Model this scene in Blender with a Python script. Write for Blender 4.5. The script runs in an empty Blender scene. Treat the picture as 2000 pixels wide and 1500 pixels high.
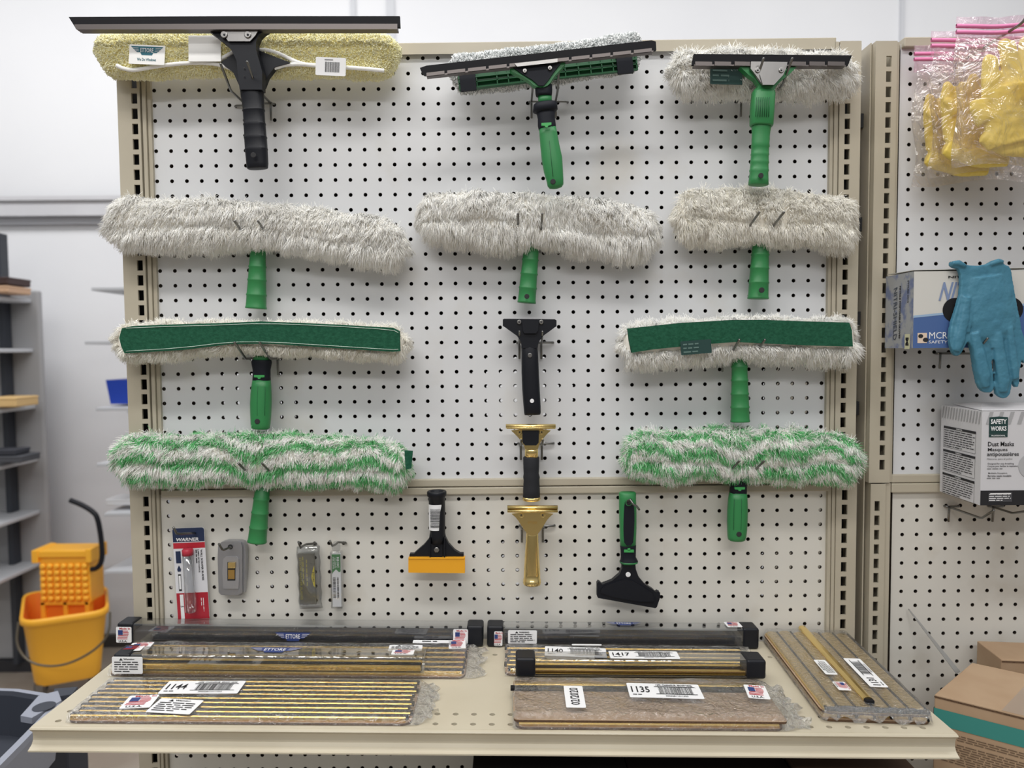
import bpy, math, random
import numpy as np
from mathutils import Vector, Matrix
random.seed(7); rng = np.random.default_rng(7)
SC = bpy.context.scene; COL = SC.collection
IN = .0254
# ------------------------------------------------------------------ camera
CAM = np.array([.5990421, -1.23304, 1.5]); RX, RY, RZ = -4.92576543e-02, -4.01426925e-03, 8.57469746e-03; FPX = 1387.
def rotm(r):
    a, b, c = r
    Rx = np.array([[1,0,0],[0,math.cos(a),-math.sin(a)],[0,math.sin(a),math.cos(a)]])
    Ry = np.array([[math.cos(b),-math.sin(b),0],[math.sin(b),math.cos(b),0],[0,0,1]])
    Rz = np.array([[math.cos(c),0,math.sin(c)],[0,1,0],[-math.sin(c),0,math.cos(c)]])
    return Ry@Rx@Rz
CM = rotm((RX, RY, RZ))
cd = bpy.data.cameras.new('camera'); co = bpy.data.objects.new('camera', cd); COL.objects.link(co)
right, fwd, up = CM[:,0], CM[:,1], CM[:,2]
m = Matrix(((right[0],up[0],-fwd[0],CAM[0]),(right[1],up[1],-fwd[1],CAM[1]),(right[2],up[2],-fwd[2],CAM[2]),(0,0,0,1)))
co.matrix_world = m
cd.sensor_width = 36; cd.lens = FPX/2000*36; cd.clip_start = .05
cd.dof.use_dof = True; cd.dof.focus_distance = 1.08; cd.dof.aperture_fstop = 3.6
SC.camera = co
SC.cycles.max_bounces = 16; SC.cycles.diffuse_bounces = 10; SC.cycles.transmission_bounces = 12; SC.cycles.glossy_bounces = 5; SC.cycles.transparent_max_bounces = 24
# ------------------------------------------------------------------ world, lights, exposure
SC.view_settings.view_transform = 'Standard'; SC.view_settings.look = 'None'
SC.view_settings.exposure = 0.1; SC.view_settings.gamma = 1; SC.view_settings.use_curve_mapping = False
w = bpy.data.worlds.new('world'); SC.world = w; w.use_nodes = True
nt = w.node_tree; nt.nodes.clear()
o_ = nt.nodes.new('ShaderNodeOutputWorld'); b_ = nt.nodes.new('ShaderNodeBackground')
tc = nt.nodes.new('ShaderNodeTexCoord'); sx = nt.nodes.new('ShaderNodeSeparateXYZ'); cr = nt.nodes.new('ShaderNodeValToRGB')
mr = nt.nodes.new('ShaderNodeMapRange'); mr.inputs[1].default_value = -1; mr.inputs[2].default_value = 1
nt.links.new(tc.outputs['Generated'], sx.inputs[0]); nt.links.new(sx.outputs[2], mr.inputs[0]); nt.links.new(mr.outputs[0], cr.inputs[0])
e = cr.color_ramp.elements; e[0].position = 0; e[0].color = (.10,.09,.08,1); e[1].position = 1; e[1].color = (.62,.64,.67,1)
k = cr.color_ramp.elements.new(.48); k.color = (.24,.23,.21,1); k = cr.color_ramp.elements.new(.62); k.color = (.5,.51,.53,1)
b_.inputs[1].default_value = .70
nt.links.new(cr.outputs[0], b_.inputs[0]); nt.links.new(b_.outputs[0], o_.inputs[0])
def area(name, loc, sx_, sy_, power, color=(1,.98,.95), tgt=None):
    l = bpy.data.lights.new(name, 'AREA'); l.shape = 'RECTANGLE'; l.size = sx_; l.size_y = sy_; l.energy = power; l.color = color
    o = bpy.data.objects.new(name, l); COL.objects.link(o); o.location = loc
    if tgt is not None: o.rotation_euler = (Vector(tgt)-Vector(loc)).to_track_quat('-Z','Y').to_euler()
    return o
area('ceiling_lamp', (.2,-1.3,3.25), 2.4, .25, 31)
area('ceiling_lamp', (1.7,-.35,3.25), 2.4, .25, 12)
area('ceiling_lamp', (-.8,-.55,3.25), 2.4, .25, 12)
area('ceiling_lamp', (.6,-3.4,3.25), 3.0, .3, 62)
area('ceiling_lamp', (-1.2,1.0,3.6), 3.2, 5e-1, 39, (1,.99,.98), (-1.2,2.2,1.2))
area('ceiling_lamp', (1.9,1.0,3.6), 3.2, 5e-1, 28, (1,.99,.98), (1.9,2.2,1.2))

# ------------------------------------------------------------------ pixel helpers (place things at real depths)
def ray(px, py): return CM@np.array([(px-1000)/FPX, 1, (750-py)/FPX])
def W(px, py, Y):
    r = ray(px, py); t = (Y-CAM[1])/r[1]; return CAM+r*t
def WZ(px, py, Z):
    r = ray(px, py); t = (Z-CAM[2])/r[2]; return CAM+r*t
SA, SB = 1.0043, -.0191            # shelf plane  z = SA + SB*x
def zs(x): return SA+SB*x
def S(px, py, dz=0.):
    r = ray(px, py); t = (SA+dz+SB*CAM[0]-CAM[2])/(r[2]-SB*r[0]); return CAM+r*t
def sc(Y): return (Y-CAM[1])/FPX   # metres per pixel at depth Y
def lin(c): return tuple(((x/12.92) if x <= .04045 else ((x+.055)/1.055)**2.4) for x in [v/255 for v in c])

# ------------------------------------------------------------------ materials
MT = {}
def mat(name, col, rough=.5, metal=0., bump=None, var=None, spec=.5, coat=0., sheen=0., bscale=None):
    """col: sRGB 0-255 base colour; bump: (scale,strength,dist); var: (scale, sRGB2, amount)"""
    if name in MT: return MT[name]
    M = bpy.data.materials.new(name); M.use_nodes = True; n = M.node_tree.nodes; l = M.node_tree.links
    p = n['Principled BSDF']; c = lin(col)
    p.inputs['Base Color'].default_value = (*c,1); p.inputs['Roughness'].default_value = rough
    p.inputs['Metallic'].default_value = metal; p.inputs['Specular IOR Level'].default_value = spec
    p.inputs['Coat Weight'].default_value = coat; p.inputs['Sheen Weight'].default_value = sheen
    t = n.new('ShaderNodeTexCoord')
    if var:
        nz = n.new('ShaderNodeTexNoise'); nz.inputs['Scale'].default_value = var[0]; nz.inputs['Detail'].default_value = 6
        l.new(t.outputs['Object'], nz.inputs['Vector'])
        r = n.new('ShaderNodeValToRGB'); r.color_ramp.elements[0].position = var[3] if len(var) > 3 else .4
        r.color_ramp.elements[1].position = var[4] if len(var) > 4 else .6
        l.new(nz.outputs[0], r.inputs[0])
        mx = n.new('ShaderNodeMix'); mx.data_type = 'RGBA'; mx.inputs['A'].default_value = (*c,1)
        c2 = lin(var[1]); mx.inputs['B'].default_value = (*c2,1)
        mm = n.new('ShaderNodeMath'); mm.operation = 'MULTIPLY'; mm.inputs[1].default_value = var[2]
        l.new(r.outputs[0], mm.inputs[0]); l.new(mm.outputs[0], mx.inputs['Factor']); l.new(mx.outputs['Result'], p.inputs['Base Color'])
    if bump:
        nz = n.new('ShaderNodeTexNoise'); nz.inputs['Scale'].default_value = bump[0]; nz.inputs['Detail'].default_value = 4
        if bscale:
            mp = n.new('ShaderNodeMapping'); mp.inputs['Scale'].default_value = bscale
            l.new(t.outputs['Object'], mp.inputs[0]); l.new(mp.outputs[0], nz.inputs['Vector'])
        else: l.new(t.outputs['Object'], nz.inputs['Vector'])
        b = n.new('ShaderNodeBump'); b.inputs['Strength'].default_value = bump[1]; b.inputs['Distance'].default_value = bump[2]
        l.new(nz.outputs[0], b.inputs['Height']); l.new(b.outputs[0], p.inputs['Normal'])
    MT[name] = M; return M
def film_mat(name, tint=(1,1,1), gloss=.16, rough=.06, bump=(60,.6,.004), body=0., bodycol=(.9,.9,.9)):
    if name in MT: return MT[name]
    M = bpy.data.materials.new(name); M.use_nodes = True; n = M.node_tree.nodes; l = M.node_tree.links; n.clear()
    o = n.new('ShaderNodeOutputMaterial'); tr = n.new('ShaderNodeBsdfTransparent'); gl = n.new('ShaderNodeBsdfGlossy')
    df = n.new('ShaderNodeBsdfDiffuse'); df.inputs[0].default_value = (*bodycol,1)
    m0 = n.new('ShaderNodeMixShader'); m0.inputs[0].default_value = body
    tr.inputs[0].default_value = (*tint,1); gl.inputs['Roughness'].default_value = rough
    mx = n.new('ShaderNodeMixShader'); lw = n.new('ShaderNodeLayerWeight'); lw.inputs[0].default_value = .35
    mp = n.new('ShaderNodeMapRange'); mp.inputs[3].default_value = gloss*.35; mp.inputs[4].default_value = min(.9, gloss*4)
    nz = n.new('ShaderNodeTexNoise'); nz.inputs['Scale'].default_value = bump[0]; nz.inputs['Detail'].default_value = 3; nz.inputs['Distortion'].default_value = 1.5
    t = n.new('ShaderNodeTexCoord'); l.new(t.outputs['Object'], nz.inputs['Vector'])
    b = n.new('ShaderNodeBump'); b.inputs['Strength'].default_value = bump[1]; b.inputs['Distance'].default_value = bump[2]
    l.new(nz.outputs[0], b.inputs['Height']); l.new(b.outputs[0], gl.inputs['Normal']); l.new(b.outputs[0], lw.inputs['Normal'])
    l.new(lw.outputs['Facing'], mp.inputs[0]); l.new(mp.outputs[0], mx.inputs[0])
    l.new(tr.outputs[0], m0.inputs[1]); l.new(df.outputs[0], m0.inputs[2])
    l.new(m0.outputs[0], mx.inputs[1]); l.new(gl.outputs[0], mx.inputs[2]); l.new(mx.outputs[0], o.inputs[0])
    MT[name] = M; return M

peg_white = mat('peg_white', (216,217,219), .45, bump=(300,.05,.0005), var=(7,(196,190,178),.5,.56,.74))
peg_warm = mat('peg_white_worn', (216,213,205), .45, bump=(300,.05,.0005), var=(9,(190,182,168),.5,.57,.72))
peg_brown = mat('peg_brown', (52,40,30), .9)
beige = mat('beige_steel', (186,178,160), .42, var=(5,(172,163,144),.5), bump=(400,.04,.0004))
beige_dk = mat('beige_steel_dark', (160,152,134), .5)  # plain darker tone of the beige steel
shelf_m = mat('shelf_cream', (196,187,166), .38, var=(6,(184,174,152),.5), bump=(300,.04,.0004))
hollow = mat('gondola_inside', (40,40,42), .8)
steel = mat('hook_steel', (128,128,126), .3, 1.)
steel_b = mat('bright_steel', (150,148,146), .32, 1., bump=(90,.1,.001)); steel_d = mat('channel_steel', (112,106,104), .42, .9)
green = mat('green_plastic', (48,128,72), .42, bump=(500,.05,.0003))
green_d = mat('green_plastic_dark', (22,88,50), .45)
green_l = mat('green_logo', (62,160,84), .5)
black = mat('black_plastic', (19,21,28), .45, bump=(500,.06,.0003), spec=.3)
rubber = mat('black_rubber', (20,20,24), .65, spec=.2)
navy_grip = mat('soft_grip', (20,23,32), .6, bump=(700,.2,.0004), spec=.25)
brass = mat('brass', (244,216,146), .2, 1., bump=(45,.06,.001))
brass_d = mat('brass_channel', (232,196,112), .27, 1., bump=(30,.1,.001))
white_lbl = mat('white_label', (235,235,236), .5)
ink = mat('ink', (28,28,32), .6)
ink_g = mat('ink_grey', (120,120,122), .6)
red_i = mat('red_ink', (184,36,52), .5)
blue_i = mat('blue_ink', (44,62,120), .5)
navy_i = mat('navy_ink', (32,46,78), .45)
cardb = mat('cardboard', (172,146,118), .85, var=(12,(160,132,104),.6), bump=(120,.1,.001))
cardb_e = mat('cardboard_edge', (96,72,52), .95, bump=(400,.9,.003))
clear = film_mat('clear_plastic', (.93,.94,.95), .22, .05, (20,.15,.002))
film = film_mat('wrap_film', (.95,.95,.95), .2, .09, (95,1.,.006), .06, (.72,.72,.74))
film_c = film_mat('crumpled_film', (.95,.95,.95), .28, .08, (150,1.,.008), .12)
bagfilm = film_mat('bag_film', (.98,.96,.95), .14, .07, (24,.9,.012), .05, (.95,.93,.92))
bagpink = film_mat('bag_pink_film', (.98,.86,.92), .2, .12, (60,.8,.006), .22, (.95,.6,.75))

# ------------------------------------------------------------------ mesh building
ORG = {}
def setp(o, label=None, cat=None, group=None, kind=None):
    if label: o['label'] = label
    if cat: o['category'] = cat
    if group: o['group'] = group
    if kind: o['kind'] = kind
    return o
def thing(name, label, cat, loc, group=None):
    o = bpy.data.objects.new(name, None); COL.objects.link(o); o.location = Vector(loc); o.empty_display_size = .02
    ORG[o] = np.array(loc, float); return setp(o, label, cat, group)
class MB:
    def __init__(s): s.v = []; s.f = []; s.mi = []; s.sm = []; s.mats = []
    def m(s, mt):
        if mt not in s.mats: s.mats.append(mt)
        return s.mats.index(mt)
    def add(s, verts, faces, mt, smooth=False):
        b = len(s.v); s.v += [tuple(map(float, p)) for p in verts]; k = s.m(mt)
        for f in faces: s.f.append(tuple(i+b for i in f)); s.mi.append(k); s.sm.append(smooth)
        return s
    def build(s, name, parent=None, bevel=0., subsurf=0, segs=2, autos=False):
        V = np.array(s.v)
        if parent is None:
            lo, hi = V.min(0), V.max(0); org = np.array([(lo[0]+hi[0])/2, (lo[1]+hi[1])/2, lo[2]])
        else: org = ORG[parent]
        me = bpy.data.meshes.new(name); me.from_pydata((V-org).tolist(), [], s.f)
        for mt in s.mats: me.materials.append(mt)
        me.polygons.foreach_set('material_index', s.mi); me.polygons.foreach_set('use_smooth', s.sm); me.update()
        o = bpy.data.objects.new(name, me); COL.objects.link(o); ORG[o] = org
        if parent is None: o.location = Vector(org)
        else: o.parent = parent
        if bevel:
            bm_ = o.modifiers.new('bevel', 'BEVEL'); bm_.width = bevel; bm_.segments = segs; bm_.limit_method = 'ANGLE'; bm_.angle_limit = math.radians(35)
        if subsurf:
            b2 = o.modifiers.new('sub', 'SUBSURF'); b2.levels = subsurf; b2.render_levels = subsurf
        return o
    # shapes
    def box(s, lo, hi, mt, R=None, c=None):
        x0,y0,z0 = lo; x1,y1,z1 = hi
        v = np.array([(x0,y0,z0),(x1,y0,z0),(x1,y1,z0),(x0,y1,z0),(x0,y0,z1),(x1,y0,z1),(x1,y1,z1),(x0,y1,z1)], float)
        if R is not None: v = (v-c)@np.array(R).T+c
        return s.add(v, [(3,2,1,0),(4,5,6,7),(0,1,5,4),(1,2,6,5),(2,3,7,6),(3,0,4,7)], mt)
    def fbox(s, fr, u0, u1, v0, v1, h0, h1, mt):
        p = [fr(u,v,h) for h in (h0,h1) for (u,v) in ((u0,v0),(u1,v0),(u1,v1),(u0,v1))]
        return s.add(p, [(3,2,1,0),(4,5,6,7),(0,1,5,4),(1,2,6,5),(2,3,7,6),(3,0,4,7)], mt)
    def loft(s, rings, mt, smooth=True, cap=True):
        n = len(rings[0]); V = [p for r in rings for p in r]; F = []
        for i in range(len(rings)-1):
            for j in range(n):
                a = i*n+j; b = i*n+(j+1)%n; F.append((a,b,b+n,a+n))
        if cap: F.append(tuple(range(n))[::-1]); F.append(tuple(range((len(rings)-1)*n, len(rings)*n)))
        return s.add(V, F, mt, smooth)
    def tube(s, pts, r, mt, n=8, cap=True):
        P = [np.array(p, float) for p in pts]; rings = []; N = len(P)
        ref = None
        for i in range(N):
            d = P[min(i+1,N-1)]-P[max(i-1,0)]; d = d/np.linalg.norm(d)
            if ref is None:
                a = np.array([0,0,1.]) if abs(d[2]) < .9 else np.array([1.,0,0]); ref = np.cross(d, a)
            ref = ref-d*ref.dot(d); ref /= np.linalg.norm(ref); b = np.cross(d, ref)
            rr = r[i] if hasattr(r, '__len__') else r
            rings.append([P[i]+rr*(math.cos(t)*ref+math.sin(t)*b) for t in np.linspace(0, 2*math.pi, n, endpoint=False)])
        return s.loft(rings, mt, True, cap)
    def disc(s, c, r, h, mt, n=16, axis=(0,-1,0), dome=0.):
        a = np.array(axis, float); a /= np.linalg.norm(a)
        u = np.cross(a, (0,0,1.)) if abs(a[2]) < .9 else np.array([1.,0,0]); u /= np.linalg.norm(u); v = np.cross(a, u)
        c = np.array(c, float)
        rg = lambda rr, hh: [c+a*hh+rr*(math.cos(t)*u+math.sin(t)*v) for t in np.linspace(0, 2*math.pi, n, endpoint=False)]
        rs = [rg(r,0), rg(r,h*.8), rg(r*.85,h)]
        if dome: rs.append(rg(r*.4, h+dome))
        return s.loft(rs, mt, False)
    def poly(s, pts, back, mt, mt_side=None):
        """pts: 3D front polygon, back: vector offset to the back face"""
        n = len(pts); P = [np.array(p) for p in pts]; b = np.array(back)
        V = P+[p+b for p in P]
        s.add(V, [tuple(range(n)), tuple(range(n, 2*n))[::-1]], mt)
        return s.add(V, [(i, i+n, (i+1) % n+n, (i+1) % n) for i in range(n)], mt_side or mt)
def rrect(w, h, r, n=4):
    out = []
    for cx, cy, a0 in ((w/2-r,h/2-r,0),(-w/2+r,h/2-r,90),(-w/2+r,-h/2+r,180),(w/2-r,-h/2+r,270)):
        for i in range(n+1):
            a = math.radians(a0+90*i/n); out.append((cx+r*math.cos(a), cy+r*math.sin(a)))
    return out
def chaikin(p, it=2, closed=True):
    p = [np.array(q, float) for q in p]
    for _ in range(it):
        o = []
        n = len(p)
        for i in range(n if closed else n-1):
            a, b = p[i], p[(i+1) % n]; o += [a*.75+b*.25, a*.25+b*.75]
        if not closed: o = [p[0]]+o+[p[-1]]
        p = o
    return p
def pp(pts, Y): return [W(x, y, Y) for x, y in pts]           # outline points on the plane at depth Y
def plate(mb, pts, Y, th, mt, ms=None):
    P = pp(pts, Y)
    a = sum(P[i][0]*P[(i+1) % len(P)][2]-P[(i+1) % len(P)][0]*P[i][2] for i in range(len(P)))
    if a < 0: P = P[::-1]
    return mb.poly(P, (0, th, 0), mt, ms)
def se_ring(c, side, dep, a, b, n=20, e=2.6):
    out = []
    for t in np.linspace(0, 2*math.pi, n, endpoint=False):
        ct, st = math.cos(t), math.sin(t)
        out.append(c+side*a*math.copysign(abs(ct)**(2/e), ct)+dep*b*math.copysign(abs(st)**(2/e), st))
    return out
def grip(mb, secs, Y, mt, asp=.8, e=2.5, n=20, cap=True):
    """handle loft; secs: (px, py, width_px[, aspect[, dY]])"""
    C = [W(s[0], s[1], Y+(s[4] if len(s) > 4 else 0)) for s in secs]; rings = []
    ax = C[-1]-C[0]; ax /= np.linalg.norm(ax); side = np.array([-ax[2],0,ax[0]]); side /= np.linalg.norm(side)
    dep = np.cross(ax, side); 
    for s, c in zip(secs, C):
        a = s[2]/2*sc(Y); q = s[3] if len(s) > 3 and s[3] else asp
        rings.append(se_ring(c, side, dep, a, a*q, n, e))
    return mb.loft(rings, mt, True, cap)
def ridged(x0, y0, w0, x1, y1, w1, ridges, rh=1.6, hw=2.0):
    """sections of a straight tapering handle with raised rings at pixel heights"""
    out = []; f = lambda y: (x0+(x1-x0)*(y-y0)/(y1-y0), y, w0+(w1-w0)*(y-y0)/(y1-y0))
    out.append(f(y0))
    for r in ridges:
        a = f(r-hw*1.3); b = f(r-hw*.3); c = f(r+hw*.5); d = f(r+hw*1.4)
        out += [a, (b[0],b[1],b[2]+2*rh*.7), (c[0],c[1],c[2]+2*rh*.7), d]
    e = f(y1-5); g = f(y1-2.5); out += [e, (g[0],g[1],g[2]+1.5)]; h = f(y1); out.append((h[0],h[1],h[2]+1)); out.append((h[0],h[1]+.1,h[2]*.8))
    return out

# text -> flat polygons
_tc = {}
def text_geo(t, bold=0.):
    key = (t, bold)
    if key in _tc: return _tc[key]
    c = bpy.data.curves.new('t', 'FONT'); c.body = t; c.size = 1; c.resolution_u = 2; c.offset = bold; c.align_x = 'CENTER'; c.align_y = 'CENTER'
    o = bpy.data.objects.new('t', c); COL.objects.link(o); bpy.context.view_layer.update()
    me = bpy.data.meshes.new_from_object(o.evaluated_get(bpy.context.evaluated_depsgraph_get()))
    V = np.array([v.co[:] for v in me.vertices]) if len(me.vertices) else np.zeros((0,3)); F = [tuple(p.vertices) for p in me.polygons]
    bpy.data.objects.remove(o); bpy.data.curves.remove(c); bpy.data.meshes.remove(me)
    if len(V):
        V[:,0] -= (V[:,0].min()+V[:,0].max())/2; V[:,1] -= (V[:,1].min()+V[:,1].max())/2
    _tc[key] = (V, F); return V, F
class Plane:
    """2D drawing frame on a surface: origin at the centre, x right, y up"""
    def __init__(s, c, x, y):
        s.c = np.array(c, float); s.x = np.array(x, float); s.x /= np.linalg.norm(s.x)
        y = np.array(y, float); y = y-s.x*y.dot(s.x); s.y = y/np.linalg.norm(y); s.n = np.cross(s.x, s.y)
    def at(s, u, v, h=0.): return s.c+s.x*u+s.y*v+s.n*h
    def rot(s, deg):
        a = math.radians(deg); return Plane(s.c, s.x*math.cos(a)+s.y*math.sin(a), -s.x*math.sin(a)+s.y*math.cos(a))
    def shift(s, u, v, h=0.): q = Plane(s.c, s.x, s.y); q.c = s.at(u, v, h); return q
def text(mb, pl, t, u, v, wd, ht, mt, bold=0., h=.0003, rot=0., shear=0.):
    V, F = text_geo(t, bold)
    if not len(V): return
    sw = V[:,0].max()-V[:,0].min(); sh = V[:,1].max()-V[:,1].min()
    X = V[:,0]/sw*wd if wd else V[:,0]/sh*ht; Yv = V[:,1]/sh*ht if ht else V[:,1]/sw*wd
    X = X+Yv*shear
    a = math.radians(rot); X, Yv = X*math.cos(a)-Yv*math.sin(a), X*math.sin(a)+Yv*math.cos(a)
    mb.add([pl.at(u+x, v+y, h) for x, y in zip(X, Yv)], F, mt)
def rect(mb, pl, u0, v0, u1, v1, mt, h=.0002):
    mb.add([pl.at(u0,v0,h), pl.at(u1,v0,h), pl.at(u1,v1,h), pl.at(u0,v1,h)], [(0,1,2,3)], mt)
def pol2(mb, pl, pts, mt, h=.0002): mb.add([pl.at(x,y,h) for x, y in pts], [tuple(range(len(pts)))], mt)
def card(mb, pl, w, h, r, mt, th=.0004):
    P = rrect(w, h, r); n = len(P)
    mb.poly([pl.at(x, y, th*.4) for x, y in P], -pl.n*th, mt)
def barcode(mb, pl, u0, v0, u1, v1, mt, seed=1, h=.0003):
    r = random.Random(seed); x = u0; W_ = u1-u0
    while x < u1:
        a = r.choice((.008,.014,.02))*W_; rect(mb, pl, x, v0, min(x+a, u1), v1, mt, h); x += a+r.choice((.01,.014,.022))*W_
def fine(mb, pl, u0, v0, u1, v1, n, mt, seed=3, fill=.45, h=.0003):
    """lines of print too small to read: rows of word-length dashes"""
    r = random.Random(seed); dy = (v1-v0)/n
    for i in range(n):
        y = v1-dy*(i+.5); x = u0; end = u1-(r.random()*.12*(u1-u0) if i < n-1 else (u1-u0)*.4)
        while x < end:
            L = min(dy*r.uniform(1.2,4), end-x); rect(mb, pl, x, y-dy*fill/2, x+L, y+dy*fill/2, mt, h); x += L+dy*.5
def flag_art(mb, pl, w, h, mk=True):
    """small flag-on-a-map sticker art inside a w x h label"""
    a = w*.36; b = h*.3
    for i in range(6):
        y = b-(i+.5)*2*b/6; off = w*.05*math.sin(i)
        rect(mb, pl, -a+off+(a*.8 if i < 3 else 0), y-b/14, a*.8+off, y+b/14, red_i, .0004)
    rect(mb, pl, -a, 0, -a*.15, b, blue_i, .0004)
    if mk: text(mb, pl, 'Made In', w*.08, h*.4, w*.7, h*.12, red_i, .02)
    text(mb, pl, 'U.S.A.', -w*.05, -h*.4, w*.55, h*.13, ink, .02)
def wings(mb, pl, w, h, mt, mt2, txt, lift=.0004):
    """winged badge with the maker's name"""
    pol2(mb, pl, [(-w/2,h/2),(w/2,h/2),(w*.42,h*.2),(w*.3,-h*.2),(w*.2,-h*.2),(w*.16,-h/2),(-w*.16,-h/2),(-w*.2,-h*.2),(-w*.3,-h*.2),(-w*.42,h*.2)][::-1], mt, lift)
    for s_ in (-1,1):
        for i, (a, b) in enumerate(((.26,.46),(.25,.4),(.24,.34))):
            y = h*(.3-i*.17); rect(mb, pl, min(s_*a*w,s_*b*w), y-h*.02, max(s_*a*w,s_*b*w), y+h*.02, mt2, lift+.0002)
    text(mb, pl, txt, 0, h*.06, w*.4, h*.5, mt2, .01, lift+.0003)

# ------------------------------------------------------------------ fur
def fast_mesh(name, V, Q, T, qm, tm, mats, parent, smooth=True):
    me = bpy.data.meshes.new(name); V = V-ORG[parent]
    nq, nt_ = len(Q), len(T)
    me.vertices.add(len(V)); me.vertices.foreach_set('co', V.astype(np.float32).ravel())
    me.loops.add(nq*4+nt_*3); me.loops.foreach_set('vertex_index', np.concatenate([Q.ravel(), T.ravel()]).astype(np.int32))
    me.polygons.add(nq+nt_)
    ls = np.concatenate([np.arange(nq)*4, nq*4+np.arange(nt_)*3]).astype(np.int32)
    me.polygons.foreach_set('loop_start', ls)
    me.polygons.foreach_set('material_index', np.concatenate([qm, tm]).astype(np.int32))
    me.polygons.foreach_set('use_smooth', np.full(nq+nt_, smooth))
    for mt in mats: me.materials.append(mt)
    me.update(calc_edges=True); me.validate()
    o = bpy.data.objects.new(name, me); COL.objects.link(o); o.parent = parent; ORG[o] = ORG[parent]; return o
def noise3(P, f, seed=0):
    """cheap smooth pseudo-noise vector field"""
    r = np.random.default_rng(seed); out = np.zeros((len(P),3))
    for o in range(4):
        K = r.normal(size=(3,3))*f*(1.6**o); ph = r.uniform(0,6.28,3); out += np.sin(P@K.T+ph)/(1.25**o)
    return out/2
def sleeve(parent, top, bot, Yc, dep, mats, n=12000, L=.014, rad=.0005, grav=.5, wild=.35, body_mat=None, stripe=None, clump=1., name='sleeve', backcut=.55, seed=1, shrink=.55, base_e=2.4, skip=None, droop=0., sway=0.):
    """furry cover: body lofted between a top and a bottom outline plus real strands"""
    r = np.random.default_rng(seed)
    if L > .01: n = int(n*1.55); rad *= .78
    tx = np.array([p[0] for p in top]); ty = np.array([p[1] for p in top]); bx = np.array([p[0] for p in bot]); by = np.array([p[1] for p in bot])
    x0, x1 = min(tx[0],bx[0]), max(tx[-1],bx[-1]); K = 70; s_ = sc(Yc)
    fl = L*shrink/s_; xs = np.linspace(x0+fl, x1-fl, K)
    T_ = np.interp(xs, tx, ty)+fl*.8; B_ = np.interp(xs, bx, by)-fl*.9
    cz = (T_+B_)/2; hh = np.maximum((B_-T_)/2, 3)
    tt = np.linspace(0,1,K); endf = np.minimum(1, np.sqrt(np.clip(1-(1-np.minimum(tt,1-tt)/.035)**2, .12, 1))); endf[(tt > .035) & (tt < .965)] = 1
    lump = 1+.05*np.sin(xs*.06+seed)+.04*np.sin(xs*.13+2*seed)
    C = np.array([W(x, y, Yc) for x, y in zip(xs, cz)]); H = hh*s_*endf*(lump*.5+.5); D = dep*endf*lump
    NP = 28; ph = np.linspace(0, 2*math.pi, NP, endpoint=False)
    sp = lambda v: np.sign(v)*np.abs(v)**(2/base_e)
    ring = lambda i, p: np.stack([np.full_like(p, 0)+C[i,0], C[i,1]-D[i]*sp(np.sin(p)), C[i,2]+H[i]*sp(np.cos(p))], 1)
    V = np.concatenate([ring(i, ph) for i in range(K)]); Q = []
    for i in range(K-1):
        for j in range(NP): a = i*NP+j; b = i*NP+(j+1) % NP; Q.append((a,b,b+NP,a+NP))
    Q = np.array(Q); T3 = []
    ce = len(V); V = np.concatenate([V, C[:1], C[-1:]])
    for j in range(NP): T3.append((ce,(j+1) % NP,j)); T3.append((ce+1,(K-1)*NP+j,(K-1)*NP+(j+1) % NP))
    T3 = np.array(T3)
    # strands
    u = np.concatenate([r.uniform(0,1,int(n*.93)), r.choice([0.,1.], n-int(n*.93))]); p = r.uniform(0, 2*math.pi, n)
    keep = (np.sin(p) > -backcut) | (r.uniform(size=n) < .15); u, p = u[keep], p[keep]
    if skip is not None:
        ix = x0+u*(x1-x0); k2 = ~skip(ix, p); u, p = u[k2], p[k2]
    N = len(u); fi = u*(K-1); i0 = np.clip(fi.astype(int), 0, K-2); w_ = (fi-i0)[:,None]
    Ci = C[i0]*(1-w_)+C[i0+1]*w_; Hi = H[i0]*(1-w_[:,0])+H[i0+1]*w_[:,0]; Di = D[i0]*(1-w_[:,0])+D[i0+1]*w_[:,0]
    P = np.stack([Ci[:,0], Ci[:,1]-Di*sp(np.sin(p)), Ci[:,2]+Hi*sp(np.cos(p))], 1)
    isend = (u == 0) | (u == 1)
    P[isend] = Ci[isend]+(P[isend]-Ci[isend])*np.sqrt(r.uniform(size=isend.sum()))[:,None]
    Nn = np.stack([0*p, -np.sin(p)*Hi, np.cos(p)*Di], 1); Nn /= np.linalg.norm(Nn, axis=1)[:,None]+1e-9
    eu = np.clip((.035-np.minimum(u,1-u))/.035, 0, 1)*np.where(u < .5, -1, 1); Nn[:,0] += eu*1.3; Nn[isend,0] += np.where(u[isend] < .5, -2, 2)
    Nn /= np.linalg.norm(Nn, axis=1)[:,None]
    d1 = Nn+wild*(.55 if L > .01 else 1.)*r.normal(size=(N,3))+clump*wild*1.0*noise3(P, 45, seed)+clump*wild*1.5*noise3(P, 210, seed+5); d1[:,2] -= grav*.75; d1[:,0] += sway
    d1 /= np.linalg.norm(d1, axis=1)[:,None]
    d2 = d1+wild*.4*r.normal(size=(N,3))+clump*wild*1.2*noise3(P, 160, seed+9); d2[:,2] -= grav*1.5; d2 /= np.linalg.norm(d2, axis=1)[:,None]
    Ls = L*r.uniform(.55,1.15,N)*(1+.25*noise3(P, 40, seed+2)[:,0])
    if L > .012: Ls = Ls*(1-.55*np.exp(-((np.cos(p)+.22+.12*np.sin(u*7+seed))/.14)**2)*(np.sin(p) > 0))
    if droop: Ls = Ls*(1+droop*np.clip(-np.cos(p), 0, 1)*(np.sin(p) > -.3))
    M1 = P+d1*(Ls*.5)[:,None]; TP = M1+d2*(Ls*.55)[:,None]
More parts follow.
